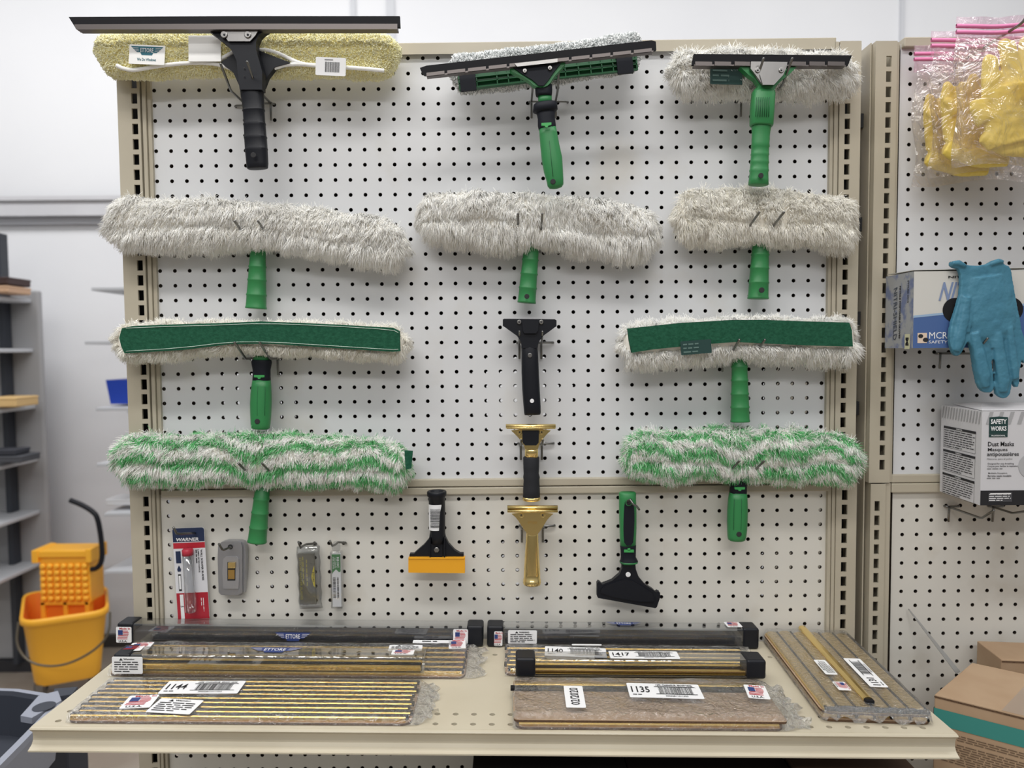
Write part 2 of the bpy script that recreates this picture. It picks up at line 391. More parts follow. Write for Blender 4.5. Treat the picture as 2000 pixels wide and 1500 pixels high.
    TP[:,1] = np.minimum(TP[:,1], -.0135); M1[:,1] = np.minimum(M1[:,1], -.0135)
    a = np.cross(d1, r.normal(size=(N,3))); a /= np.linalg.norm(a, axis=1)[:,None]+1e-9; b = np.cross(d1, a)
    rr = rad*r.uniform(.7,1.3,N)[:,None]; SV = []
    for base, k in ((P,1.),(M1,.95),(TP,.5)):
        for t in (0, 2.094, 4.189): SV.append(base+rr*k*(a*math.cos(t)+b*math.sin(t)))
    SV = np.stack(SV, 1)          # N,9,3
    off = len(V)+np.arange(N)[:,None]*9
    q = np.concatenate([off+np.array([[0,1,4,3]]), off+np.array([[1,2,5,4]]), off+np.array([[2,0,3,5]]), off+np.array([[3,4,7,6]]), off+np.array([[4,5,8,7]]), off+np.array([[5,3,6,8]])])
    t_ = off+np.array([[6,7,8]])
    if stripe is not None: sm = stripe(u, p, r)
    else: sm = r.integers(0, max(1, len(mats)-1), N) if len(mats) > 2 else np.zeros(N, int)
    V = np.concatenate([V, SV.reshape(-1,3)])
    o = fast_mesh(name, V, np.concatenate([Q, q]), np.concatenate([T3, t_]), np.concatenate([np.full(len(Q), len(mats)-1), np.tile(sm, 6)]),
              np.concatenate([np.full(len(T3), len(mats)-1), sm]), mats, parent)
    return o
def fur_mat(name, col, tl=.0):
    if name in MT: return MT[name]
    M = bpy.data.materials.new(name); M.use_nodes = True; n = M.node_tree.nodes; l = M.node_tree.links; n.clear(); c = (*lin(col),1)
    o = n.new('ShaderNodeOutputMaterial'); d = n.new('ShaderNodeBsdfDiffuse'); t = n.new('ShaderNodeBsdfTranslucent'); x = n.new('ShaderNodeMixShader')
    d.inputs[0].default_value = c; t.inputs[0].default_value = c; x.inputs[0].default_value = tl
    l.new(d.outputs[0], x.inputs[1]); l.new(t.outputs[0], x.inputs[2]); l.new(x.outputs[0], o.inputs[0]); MT[name] = M; return M
cream_a = fur_mat('fleece_cream', (255,253,247)); cream_b = fur_mat('fleece_ivory', (254,251,241))
white_a = fur_mat('fleece_white', (255,255,253)); cream_base = fur_mat('fleece_base', (252,248,238))
terry_a = fur_mat('terry_yellow', (255,250,204)); terry_b = fur_mat('terry_pale', (255,252,222)); terry_base = fur_mat('terry_base', (250,240,180))
grey_a = fur_mat('microfibre_grey', (196,200,200)); grey_b = fur_mat('microfibre_light', (252,253,253)); grey_base = fur_mat('microfibre_base', (170,174,174), .1)
fgreen = fur_mat('microfibre_green', (140,216,152)); fgreen_b = fur_mat('microfibre_green_deep', (92,184,110))
pad_green = mat('scrub_pad_green', (34,80,60), .95, bump=(260,.7,.0015), spec=.1, var=(160,(42,92,70),.8))
tag_dark = mat('tag_dark_green', (30,62,58), .8); tag_print = mat('tag_print', (92,118,112), .8); thread = mat('thread', (190,210,196), .9)

# ================================================================== the room
wall_m = mat('wall_paint', (232,233,236), .8, bump=(6,.15,.01), var=(1.2,(226,227,231),.6))
floor_m = mat('concrete', (166,156,144), .6, bump=(20,.2,.004), var=(3,(138,126,114),.8))
trim_m = mat('painted_trough', (206,206,210), .7, var=(4,(196,196,200),.6)); trim_sh = mat('trough_shadow', (176,177,182), .7)
WY = 2.35
def struct(mb, name, **k): o = mb.build(name, **k); o['kind'] = 'structure'; return o
struct(MB().box((-5,WY,0),(6,WY+.15,4.2),wall_m), 'wall_back')
struct(MB().box((-5,-4,-.1),(6,WY,0),floor_m), 'floor')
z1, z2 = W(100,384,WY-.06)[2], W(100,421,WY-.06)[2]
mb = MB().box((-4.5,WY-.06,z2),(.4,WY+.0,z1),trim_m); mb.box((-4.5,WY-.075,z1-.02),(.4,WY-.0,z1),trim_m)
mb.box((-4.5,WY-.03,W(100,437,WY-.03)[2]),(.4,WY,z2),trim_sh)  # grey strip painted as the shadow line below the trough
struct(mb, 'trim_1')
seam = mat('wall_seam', (205,207,212), .8)
for i, (px, wpx) in enumerate(((685,10),(755,16),(1757,8))):
    x = W(px,20,WY)[0]; struct(MB().box((x,WY-.012,2.3),(x+wpx*sc(WY),WY,4.1),seam), 'trim_%d' % (i+2))
struct(MB().box((-4.9,WY-.03,0),(6,WY,.06),mat('baseboard_dark',(70,66,64),.6)), 'baseboard_back')

# ================================================================== perforated boards and gondola
def pegboard(name, parent, x0, z0, nc, nr, Y, th, ext, mt=peg_white, r=.0033):
    """board with real holes: first hole (x0,z0), pitch one inch to the right and down; ext = (xmin,xmax,zmin,zmax)"""
    NS = 16; h = IN/2
    base = []
    for k in range(NS):
        t = 2*math.pi*(k+.5)/NS; c, s = math.cos(t), math.sin(t)
        q = (k*4//NS+0)
        mx = max(abs(c), abs(s)); base.append(((c/mx)*h, (s/mx)*h))
    sq = []
    for k in range(NS):       # snap nearest samples to the corners
        x, z = base[k]; 
        if abs(abs(x)-abs(z)) < h*.35 and (k % 4 in (1,)): x = math.copysign(h,x); z = math.copysign(h,z)
        sq.append((x,z))
    ci = [(r*math.cos(2*math.pi*(k+.5)/NS), r*math.sin(2*math.pi*(k+.5)/NS)) for k in range(NS)]
    sq, ci = np.array(sq), np.array(ci)
    cx = x0+np.arange(nc)*IN; cz = z0-np.arange(nr)*IN; CX, CZ = np.meshgrid(cx, cz); CX = CX.ravel(); CZ = CZ.ravel(); N = len(CX)
    def ringpts(off, y): return np.stack([CX[:,None]+off[:,0], np.full((N,NS), y), CZ[:,None]+off[:,1]], 2)
    V = np.stack([ringpts(sq,Y), ringpts(ci,Y), ringpts(ci,Y+th), ringpts(sq,Y+th)], 1).reshape(-1,3)
    off = (np.arange(N)*NS*4)[:,None]; Q = []; k = np.arange(NS); k2 = (k+1) % NS
    for a in range(3):
        f = np.stack([a*NS+k, a*NS+k2, (a+1)*NS+k2, (a+1)*NS+k], 1)
        Q.append((off[:,:,None]*0+off[:,None]+f[None]).reshape(-1,4))
    mi = [np.zeros(N*NS,int), np.ones(N*NS,int), np.ones(N*NS,int)]
    # corner fill between snapped corners is exact because corners are samples; borders:
    b = len(V); X0, X1, Z0, Z1 = ext; gx0, gx1, gz1, gz0 = x0-h, x0+(nc-.5)*IN, z0+h, z0-(nr-.5)*IN
    ex = []
    for yy in (Y, Y+th):
        for (a,c,d,e_) in ((X0,X1,gz1,Z1),(X0,X1,Z0,gz0),(X0,gx0,gz0,gz1),(gx1,X1,gz0,gz1)):
            if c-a > 1e-5 and e_-d > 1e-5: ex.append(((a,yy,d),(c,yy,d),(c,yy,e_),(a,yy,e_)))
    V = np.concatenate([V, np.array([p for q in ex for p in q])]); Qe = b+np.arange(len(ex)*4).reshape(-1,4)
    Q = np.concatenate(Q+[Qe]); mi = np.concatenate(mi+[np.array([0]*(len(ex)//2)+[1]*(len(ex)//2))])
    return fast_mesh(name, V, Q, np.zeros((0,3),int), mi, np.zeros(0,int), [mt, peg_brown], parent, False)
def slotted(mb, xa, xb, xs0, xs1, z_first, n, ztop, zbot, Y, th, mt, hs=.0088, inner=hollow):
    """vertical steel face with a column of rectangular slots, one per inch"""
    zc = [z_first-i*IN for i in range(n) if z_first-i*IN-hs > zbot+.002 and z_first-i*IN+hs < ztop-.002]
    def q(x0,x1,z0,z1): mb.add([(x0,Y,z0),(x1,Y,z0),(x1,Y,z1),(x0,Y,z1)], [(0,1,2,3)], mt)
    q(xa, xs0, zbot, ztop); q(xs1, xb, zbot, ztop)
    e_ = [ztop]+[v for c in zc for v in (c+hs, c-hs)]+[zbot]
    for i in range(0, len(e_), 2): q(xs0, xs1, e_[i+1], e_[i])
    for c in zc:
        a, b = c-hs, c+hs
        P = [(xs0,a),(xs1,a),(xs1,b),(xs0,b)]
        for i in range(4):
            (x_,z_),(x2,z2_) = P[i], P[(i+1) % 4]
            mb.add([(x_,Y,z_),(x2,Y,z2_),(x2,Y+th,z2_),(x_,Y+th,z_)], [(3,2,1,0)], mt)
    mb.box((xa,Y+.0001,zbot),(xa+.0015,Y+.05,ztop),mt); mb.box((xb-.0015,Y+.0001,zbot),(xb,Y+.05,ztop),mt)
    mb.box((xa+.0015,Y+.045,zbot),(xb-.0015,Y+.05,ztop),inner)
Z0 = 1.99477                      # height of the first row of holes
XL, XR = W(290,200,0)[0], W(1625,200,0)[0]
ZS = W(1000,950,0)[2]             # seam between upper and lower boards
ztop = W(1000,95,0)[2]
main = thing('gondola_unit', 'main beige steel gondola with two large white pegboard panels holding the window tools', 'gondola', ((XL+XR)/2, 0, 0))
pegboard('pegboard', main, 0, Z0, 46, 29, 0, .005, (XL,XR,ZS+.012,ztop+.004))
ZL = 1.23833
pegboard('pegboard', main, .001, ZL, 46, 26, 0, .005, (XL,XR,ZL-26.2*IN,ZS-.008), mt=peg_warm)
YB = .066
pegboard('back_pegboard', main, .0015, Z0-.0049-15*IN, 46, 14, YB, .005, (XL,XR,ZS+.012,ztop+.004), mt=peg_brown)  # upper part left solid, shaped to keep light out of the holes
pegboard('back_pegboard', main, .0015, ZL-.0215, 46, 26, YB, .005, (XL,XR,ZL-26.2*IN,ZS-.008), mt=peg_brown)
# top and middle rails
mb = MB()
P = [W(640,91,-.01), W(1634,72.5,-.01)]; P[0][0] = XL+.0; P[0][2] = W(640,91,-.01)[2]+.003
hgt = .0195
for a, b in ((0,0),):
    zl, zr = P[0][2], P[1][2]; xl, xr = XL-.006, P[1][0]
    v = []
    for (x, z) in ((xl,zl),(xr,zr)):
        v += [(x,-.010,z),(x,-.010,z-hgt),(x,.07,z-hgt*.2),(x,.07,z)]
    mb.add(v, [(0,1,5,4),(3,0,4,7),(2,3,7,6),(0,3,2,1),(4,5,6,7)], beige)
mb.build('top_rail', main, bevel=.0015)
mb = MB().box((W(312,940,-.008)[0],-.008,W(1000,949.5,-.008)[2]),(XR+.002,.03,W(1000,935,-.008)[2]),beige); mb.build('middle_rail', main, bevel=.0015)
mb = MB().box((W(314,958,-.009)[0],-.009,W(1000,965,-.009)[2]),(XR+.001,.03,W(1000,951.5,-.009)[2]),beige); mb.build('middle_rail', main, bevel=.0015)
def upright(parent, name, xo, xi, s0, s1, zf, n, zt, zb, strips, Y=-.012, mt=beige, flip=False):
    mb = MB(); slotted(mb, min(xo,xi), max(xo,xi), s0, s1, zf, n, zt, zb, Y, .004, mt)
    for (a, b, y) in strips: mb.box((a,y,zb),(b,.02,zt),mt)
    return mb.build(name, parent)
px_ = lambda x, y=200, Y=-.012: W(x,y,Y)[0]
zf = Z0+.0085
upright(main, 'upright', px_(229), px_(273), px_(255.5,168), px_(267,168), zf, 40, W(230,108,-.012)[2], W(245,948,-.012)[2],
        [(px_(276),px_(283),-.010),(px_(284),px_(291),-.006)])
upright(main, 'upright', px_(258,1100), px_(299,1100), px_(280,1000), px_(291,1000), ZL+.003, 40, W(258,952,-.012)[2], .05,
        [(px_(299.5,1100),px_(305,1100),-.010),(px_(306,1100),px_(311,1100),-.006)])
upright(main, 'upright', px_(1640), px_(1681), px_(1650.5,190), px_(1661,190), zf, 40, W(1660,80,-.012)[2], W(1660,942,-.012)[2],
        [(px_(1624),px_(1630),-.008),(px_(1631),px_(1638.5),-.010),(px_(1681.5),px_(1688),.0)])
upright(main, 'upright', px_(1633,1000), px_(1673,1000), px_(1644,1000), px_(1655,1000), ZL+.003, 40, W(1660,944,-.012)[2], .05,
        [(px_(1619,1000),px_(1625,1000),-.008),(px_(1626,1000),px_(1632,1000),-.010),(px_(1673.5,1000),px_(1678,1000),.0)])
# lower shelf of the same unit, hidden behind the front shelf
main2 = thing('gondola_unit', 'beige steel gondola with white pegboard at the right edge holding gloves and masks', 'gondola', (1.75, 0, 0))
RX0, RZ0 = 1.2878, Z0+.0017
RXL = px_(1757,200,0)
pegboard('pegboard', main2, RX0+.0, RZ0, 20, 29, 0, .005, (RXL,RX0+19.6*IN,ZS+.01,W(1800,86,0)[2]))
pegboard('pegboard', main2, RX0+.001, RZ0-.778, 20, 28, 0, .005, (RXL,RX0+19.6*IN,RZ0-.778-28.2*IN,ZS-.006), mt=peg_warm)
mb = MB().box((RXL,YB,.05),(RX0+19.6*IN,YB+.005,W(1800,88,YB)[2]),peg_brown); mb.build('back_panel', main2)  # unseen, added solid and dark to block light behind the holes
mb = MB().box((W(1767,72,-.01)[0],-.010,W(1767,91,-.01)[2]),(RX0+.5,.07,W(1767,72,-.01)[2]),beige); mb.build('top_rail', main2, bevel=.0015)
mb = MB().box((W(1742,940,-.008)[0],-.008,W(1800,942.5,-.008)[2]),(RX0+.5,.03,W(1800,927,-.008)[2]),beige); mb.build('middle_rail', main2, bevel=.0015)
mb = MB().box((W(1742,950,-.009)[0],-.009,W(1800,962,-.009)[2]),(RX0+.5,.03,W(1800,944,-.009)[2]),beige); mb.build('middle_rail', main2, bevel=.0015)
upright(main2, 'upright', px_(1709), px_(1751), px_(1730.5,157), px_(1741,157), RZ0+.0085, 40, W(1720,80,-.012)[2], W(1720,943,-.012)[2],
        [(px_(1752),px_(1757.5),-.008)])
upright(main2, 'upright', px_(1700,1000), px_(1729,1000), px_(1708,1000), px_(1718,1000), RZ0-.778+.003, 40, W(1720,945,-.012)[2], .05,
        [(px_(1730,1000),px_(1741,1000),-.008)])
mb = MB(); xg = px_(1704,300)   # side of the right unit seen through the gap
mb.box((xg,.0,.05),(xg+.002,.34,W(1712,84,0)[2]),beige)
for zz in (W(1690,262,.1)[2], W(1690,452,.1)[2], W(1690,625,.1)[2], W(1690,790,.1)[2]):
    mb.box((xg-.02,.03,zz-.004),(xg,.10,zz+.004),steel)
    mb.box((xg-.006,.02,zz-.012),(xg,.03,zz+.012),hollow)
mb.build('side_panel', main2)
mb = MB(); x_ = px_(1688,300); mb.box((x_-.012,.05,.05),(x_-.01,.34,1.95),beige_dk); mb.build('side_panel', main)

# ------------------------------------------------------------------ the shelf
xl, xr, yf = -.0392, 1.1932, -.31
class Frame:
    def __init__(s, o, u, v): s.o = np.array(o,float); s.u = np.array(u,float)/np.linalg.norm(u); v = np.array(v,float); v -= s.u*v.dot(s.u); s.v = v/np.linalg.norm(v); s.n = np.cross(s.u, s.v)
    def __call__(s, u, v, h): return s.o+s.u*u+s.v*v+s.n*h
    def plane(s, u, v, h, deg=0): return Plane(s(u,v,h), s.u, s.v).rot(deg)
shf = Frame((xl,yf,zs(xl)), (xr-xl,0,SB*(xr-xl)), (0,1,0))
LW, LD = (xr-xl)/math.cos(SB), -yf-.0135
shelf = thing('metal_shelf', 'cream steel shelf on the main gondola carrying brass channel packs and plastic tubes', 'shelf', (.58,yf/2,.95))
mb = MB()
# deck with rows of oval vent holes near the front and a row near the back
HN = []
def deck_holes(mb, rows, u_list):
    # deck split in strips; strips with holes get cell quads with circular openings
    vs = [0.]
    r = .0042; hw = .0127; segs = 12
    bands = sorted([(v-hw, v+hw, v) for v in rows])
    cur = 0.
    for a, b, v in bands:
        if a > cur: mb.fbox(shf, 0, LW, cur, a, -.002, 0, shelf_m)
        us = sorted(u_list); uc = 0.
        for u in us:
            if u-hw > uc+1e-6: mb.add([shf(uc,a,0),shf(u-hw,a,0),shf(u-hw,b,0),shf(uc,b,0)], [(0,1,2,3)], shelf_m)
            sqp, cip = [], []
            for k in range(segs):
                t = 2*math.pi*(k+.5)/segs; c, s_ = math.cos(t), math.sin(t)
                mx = max(abs(c),abs(s_)); x, y = c/mx*hw, s_/mx*hw
                if k % 3 == 1: x = math.copysign(hw,x); y = math.copysign(hw,y)
                sqp.append((u+x,v+y)); cip.append((u+r*c,v+r*.85*s_))
            V = [shf(x,y,0) for x,y in sqp]+[shf(x,y,0) for x,y in cip]+[shf(x,y,-.004) for x,y in cip]
            mb.add(V, [(k,(k+1)%segs,segs+(k+1)%segs,segs+k) for k in range(segs)]+[(segs+k,segs+(k+1)%segs,2*segs+(k+1)%segs,2*segs+k) for k in range(segs)], shelf_m)
            uc = u+hw
        mb.add([shf(uc,a,0),shf(LW,a,0),shf(LW,b,0),shf(uc,b,0)], [(0,1,2,3)], shelf_m)
        cur = b
    mb.fbox(shf, 0, LW, cur, LD, -.002, 0, shelf_m)
deck_holes(mb, [.0135,.0395,.232], [.0127+.0254*i+.014 for i in range(47)])
mb.build('deck', shelf)
mb = MB()   # underside sheet added, its dark colour stands for shade in the holes
mb.fbox(shf, .01, LW-.01, .02, LD, -.03, -.026, mat('shelf_hole_shade', (70,66,60), .7)); mb.build('dark_pan', shelf)
# front lip: curved in the middle with flared top and bottom edges
prof = [(.002,.0),(-.004,-.0008),(-.0052,-.0025),(-.003,-.005),(.0005,-.008),(.002,-.014),(.0015,-.020),(-.001,-.0245),(-.0065,-.0275),(-.009,-.0285),(-.009,-.0305),(0,-.0305),(.006,-.029),(.006,-.002)]
mb = MB(); rings = []
for u in (0, LW): rings.append([shf(u, a, b) for a, b in prof])
mb.loft(rings, shelf_m, False, True); mb.build('front_lip', shelf)
mb = MB()
mb.fbox(shf, .0, .0015, .006, LD, -.03, -.002, shelf_m); mb.build('side_flange', shelf)
mb = MB(); mb.fbox(shf, LW-.0015, LW, .006, LD, -.03, -.002, shelf_m); mb.build('side_flange', shelf)

# dark cartons and a brown carton standing under the shelf
def carton(name, label, lo, hi, mt, cat='box', R=None, extra=None):
    t = thing(name, label, cat, ((lo[0]+hi[0])/2,(lo[1]+hi[1])/2,lo[2]))
    MB().box(lo, hi, mt).build('body', t, bevel=.002)
    g = MB(); c = (lo[1]+hi[1])/2; g.box((lo[0]+.001,c-.02,hi[2]-.0005),(hi[0]-.001,c+.02,hi[2]+.0005), mat('packing_tape',(150,120,84),.3)); g.build('tape', t)
    return t
under = thing('metal_shelf', 'lower cream shelf of the main gondola, under the boxes below the front shelf', 'shelf', (.58,-.19,.56))
MB().box((xl,-.38,.57),(xr,-.0135,.60),shelf_m).build('deck', under, bevel=.002)
carton('storage_carton', 'black carton under the front shelf, below the cardboard channel pack', (W(922,1485,-.22)[0],-.27,.602), (W(1225,1485,-.22)[0],-.03,.883), mat('carton_black',(30,26,26),.6))
carton('storage_carton', 'dark brown carton under the right half of the front shelf', (W(1228,1485,-.22)[0],-.25,.602), (W(1545,1485,-.22)[0],-.03,.879), mat('carton_dark',(42,32,28),.6))
carton('storage_carton', 'brown carton under the right end of the front shelf', (W(1550,1485,-.22)[0],-.26,.602), (1.186,-.03,.885), mat('carton_brown',(86,64,48),.8))

# ================================================================== peg hooks
def hook(px, py, e1, e2, rise, label, lean=0., leg=.028, cross=1, grp=None):
    """wire peg hook whose leg stands at the photo point (px,py) on the board"""
    b = W(px, py, -.004); r = .0019; t = thing('peg_hook', label, 'peg hook', b, grp)
    mb = MB(); p = lambda dx, y, dz: (b[0]+dx, y, b[2]+dz)
    mb.tube([p(0,-.004,0), p(lean*.4,-.02,0), p(lean*.8,-e1+.006,0), p(lean,-e1,.0015), p(lean*1.1,-e1-(e2-e1)*.4,rise*.45), p(lean*1.2,-e2,rise), p(lean*1.2,-e2-.0006,rise+.001)], [r]*6+[r*.5], steel, 10)
    mb.build('arm', t)
    mb = MB()
    x1 = -IN if cross < 0 else IN
    mb.tube([p(-x1*.15,.008,.0), p(-x1*.15,-.003,0), p(-x1*.1,-.0055,0), p(0,-.0065,0), p(x1*.7,-.0055,0), p(x1*.82,-.003,0), p(x1*.82,.008,0)], r, steel, 8)
    mb.tube([p(0,-.0075,.002), p(.0,-.008,-.004), p(0,-.007,-leg), p(0,-.007,-leg-.0006)], [r,r,r,r*.6], steel, 8)
    mb.build('backing_wire', t); return t
hk = [(530,203,.078,.114,.027,'right hook behind the black handle of the widest squeegee, top left'),
 (483,207,.078,.114,.027,'left hook under the head of the widest squeegee, top left'),
 (1038,199,.06,.09,.024,'left hook of the pair holding the tilted squeegee, top middle'),
 (1085,199,.06,.09,.024,'right hook of the pair holding the tilted squeegee, top middle'),
 (1446,196,.078,.114,.026,'left hook of the pair holding the short squeegee, top right'),
 (1497,196,.078,.114,.026,'right hook of the pair holding the short squeegee, top right'),
 (536,465,.046,.083,.015,'right hook under the white sleeve at left, second row'),
 (493,465,.046,.083,.015,'left hook under the white sleeve at left, second row'),
 (1011,462,.046,.083,.024,'left hook under the middle white sleeve, second row'),
 (1055,462,.046,.083,.024,'right hook under the middle white sleeve, second row'),
 (1443,457,.05,.104,.018,'left hook under the short white sleeve, second row'),
 (1487,457,.05,.104,.018,'right hook under the short white sleeve, second row'),
 (543.5,700,.05,.094,.027,'right hook under the long green pad washer, third row'),
 (498,700,.05,.094,.027,'left hook under the long green pad washer, third row'),
 (1410,694,.052,.097,.026,'left hook under the green pad washer with a tag, third row'),
 (1456,694,.052,.097,.026,'right hook under the green pad washer with a tag, third row'),
 (547,916,.052,.092,.024,'right hook under the long green striped sleeve, fourth row'),
 (504,916,.052,.092,.024,'left hook under the long green striped sleeve, fourth row'),
 (1411,911,.052,.095,.024,'left hook under the shorter green striped sleeve at right'),
 (1456,911,.052,.095,.024,'right hook under the shorter green striped sleeve at right'),
 (1014,669,.03,.05,.018,'left hook holding the small black squeegee handle'),
 (1057,669,.03,.05,.018,'right hook holding the small black squeegee handle'),
 (1017,866,.03,.05,.012,'left hook holding the brass squeegee handle with black grip'),
 (1058,866,.03,.05,.012,'right hook holding the brass squeegee handle with black grip'),
 (1019,1027,.03,.045,.008,'left hook holding the all brass squeegee handle'),
 (1060,1027,.03,.045,.008,'right hook holding the all brass squeegee handle')]
for h in hk:
    hook(*h[:6], cross=-1 if h[0] < 1000 else 1)

# ================================================================== squeegees and washers
def screw(mb, px, py, Y, r=.0035, mt=steel_b, h=.002):
    mb.disc(W(px,py,Y), r, h, mt, 12); mb.disc(W(px,py,Y-h), r*.35, .0004, black, 6)
# ---- top left: yellow terry washer and wide squeegee in front
Yw = -.043
t = thing('strip_washer', 'pale yellow terry washer sleeve behind the widest squeegee, top left', 'window washer', W(486,150,Yw))
sleeve(t, [(190,100),(200,74),(260,68),(420,62),(560,62),(660,66),(760,72),(782,84)], [(190,112),(215,150),(300,152),(420,147),(520,150),(640,150),(740,152),(765,148),(782,120)], Yw, .022,
       [terry_a, terry_b, terry_base], n=36000, L=.0046, rad=.0011, grav=.1, wild=.55, clump=.15, shrink=.5, seed=3, backcut=.3)
mb = MB()   # white binding along the slit
for path in ([(228,128),(240,134),(262,138),(300,130),(350,124),(400,122),(440,128),(462,140)], [(500,98),(520,97),(545,104),(580,122),(600,127),(640,130),(700,133),(750,138)], [(536,133),(560,126),(590,125),(640,130)], [(430,116),(445,108),(455,102)]):
    mb.tube([W(x,y,Yw-.0235) for x, y in chaikin(path,2,False)], .0032, white_a, 8)
mb.build('binding', t)
mb = MB(); plate(mb, [(431.5,121),(452,108),(470,96),(500,94),(509,100),(568,122.5),(536,131),(522,150),(515,168),(500,175),(478,175),(466,165),(455,140),(440,130)], Yw-.028, .012, black); mb.build('t_bar', t, bevel=.003)
mb = MB(); pl = Plane(W(287,107,Yw-.031), (1,0,-.05), (0,0.06,1)); card(mb, pl, 66*sc(Yw), 36*sc(Yw), .001, white_a, .001)
wings(mb, pl.shift(0,.006), .052, .014, mat('teal_ink',(40,106,122),.6), white_lbl, 'ETTORE', .0006); text(mb, pl, 'We Do Windows', 0, -.008, .03, .0045, mat('teal_ink',(40,106,122),.6), .02, .0008)
o = mb.build('maker_label', t); o['label'] = 'white cloth label with a blue winged badge'
mb = MB(); pl = Plane(W(400,95,Yw-.029), (1,0,.0), (0,0.05,1)); card(mb, pl, 60*sc(Yw), 48*sc(Yw), .001, white_a, .002); mb.build('white_strap', t)
mb = MB(); pl = Plane(W(646,130,Yw-.033), (1,0,-.05), (0,0,1)); card(mb, pl, 56*sc(Yw), 33*sc(Yw), .002, white_lbl, .001)
barcode(mb, pl, -.009, -.009, .014, .007, ink, 5, .0008); fine(mb, pl, -.01, .0085, .015, .012, 1, ink_g, 2, .4, .0008); o = mb.build('price_label', t); o['label'] = 'white barcode label'
Yq = -.092
t = thing('squeegee', 'widest squeegee with steel channel and ribbed black handle, top left', 'squeegee', W(503,330,-.085))
mb = MB(); plate(mb, [(134,33),(460,31.5),(781,31.5),(782,54),(700,55),(300,55),(147,54)], Yq-.003, .0035, rubber); mb.build('rubber_blade', t, bevel=.0005)
mb = MB(); plate(mb, [(145,47.5),(460,46),(776,46.5),(776,56.5),(148,57)], Yq-.006, .012, steel_d); plate(mb, [(148,53),(776,52),(776,57),(150,57.5)], Yq-.0075, .015, steel_d); mb.build('channel', t, bevel=.001)
mb = MB()
plate(mb, [(404,57.5),(521,57.5),(513,62),(505,70),(500,82),(500,97),(506,118),(512,140),(512,175),(468,175),(464,140),(462,118),(452,98),(440,85),(428,76),(416,66)], Yq+.001, .016, black)
grip(mb, [(487,128,34,.5),(490,140,44,.5),(492,165,46,.6),(493,188,43,.6)]+[(494+(y-196)*.07, y, w_, .62) for y, w_ in ((196,42),(213,40),(216,43),(219,40),(240,40),(243,43),(246,41),(266,41),(269,44),(272,42),(290,42),(292,44),(295,42),(320,41))]+[(503,329,39,.6),(503,330,34,.55)], Yq+.014, black)
o = mb.build('handle', t, bevel=.0008)
mb = MB(); mb.disc(W(495,303,Yq-.004), .0042, .0012, hollow, 16); [mb.disc(W(477,y_,Yq-.001), .0012, .0006, hollow, 8) for y_ in (133,149)]; mb.build('hang_hole', t)
mb = MB(); plate(mb, [(430,58),(505,58),(498,70),(488,80.5),(446,80.5),(438,70)], Yq-.003, .003, steel_b)
for x in (438,484): screw(mb, x, 68, Yq-.003, .0055)
mb.build('clamp', t, bevel=.0006)

# ---- top middle: grey microfibre washer with green frame, tilted squeegee in front
Yw = -.052
t = thing('strip_washer', 'grey microfibre washer with green ribbed frame behind the tilted squeegee, top middle', 'window washer', W(1078,180,Yw))
sleeve(t, [(876,118),(890,112),(1000,99),(1100,88),(1180,75),(1246,66),(1252,72)], [(876,150),(900,178),(925,181),(1000,172),(1100,160),(1180,148),(1240,138),(1254,112)], Yw+.004, .016, [grey_a, grey_b, grey_base], n=24000, L=.0055, rad=.0009, grav=.1, wild=.6, clump=.2, shrink=.5, seed=5, backcut=.2)
mb = MB(); a = -math.atan2(38,345)
def rotpx(u, v, cx=1070, cy=140): return (cx+u*math.cos(a)-v*math.sin(a), cy+u*math.sin(a)+v*math.cos(a))
plate(mb, [rotpx(-176,14-24), rotpx(176,-24), rotpx(176,12), rotpx(-176,12+6)], Yw-.018, .006, green_d)
for v in (-6,14): plate(mb, [rotpx(-176,v-1.2), rotpx(176,v-1.2), rotpx(176,v+1.2), rotpx(-176,v+1.2)], Yw-.023, .006, green_d)
plate(mb, [rotpx(-176,3), rotpx(176,3), rotpx(176,5), rotpx(-176,5)], Yw-.022, .006, green_d)
for u in (-174,-140,-100,-78,-54,-30,34,60,84,106,128,150,174): plate(mb, [rotpx(u-1.1,-22), rotpx(u+1.1,-22), rotpx(u+1.1,15), rotpx(u-1.1,15)], Yw-.022, .006, green_d)
mb.build('frame', t, bevel=.0004)
for u in (-157,152):
    mb = MB(); plate(mb, [rotpx(u-16,-24), rotpx(u+15,-24), rotpx(u+15,19), rotpx(u-16,19)], Yw-.026, .006, navy_grip); o = mb.build('end_strap', t, bevel=.001); o['label'] = 'dark end strap over the green frame'
Yq = -.112
t = thing('squeegee', 'tilted black squeegee with green and black swivel handle, top middle', 'squeegee', W(1085,368,-.08))
mb = MB(); plate(mb, [(820,132.5),(833,128),(1048,104),(1272.5,78.5),(1281,81),(1282,98),(1270,101),(829,147.5),(824,142)], Yq-.002, .004, rubber); mb.build('rubber_blade', t, bevel=.0006)
mb = MB(); tv = math.atan2(-46,447)
for i in range(11):
    x0_ = 833+i*40.5; 
    if i in (5,): continue
    x1_ = x0_+35; f = lambda x: 145.5-(x-833)*.1095
    plate(mb, [(x0_,f(x0_)-3.5),(x1_,f(x1_)-3.5),(x1_,f(x1_)+3),(x0_,f(x0_)+3)], Yq-.006, .012, steel_d)
plate(mb, [(833,147),(1276,98.5),(1276,101.5),(833,150)], Yq-.004, .010, steel_d); mb.build('channel', t, bevel=.0008)
mb = MB(); plate(mb, [(1005,124),(1089,114),(1089,121),(1075,123),(1010,130)], Yq-.008, .006, steel_b); mb.build('clamp', t, bevel=.0006)
mb = MB(); plate(mb, chaikin([(993,131),(1000,140),(1018,148),(1034,158),(1044,168),(1060,171),(1072,166),(1080,152),(1092,138),(1104,126),(1104,119.5),(1050,125)],1), Yq+.001, .014, green)
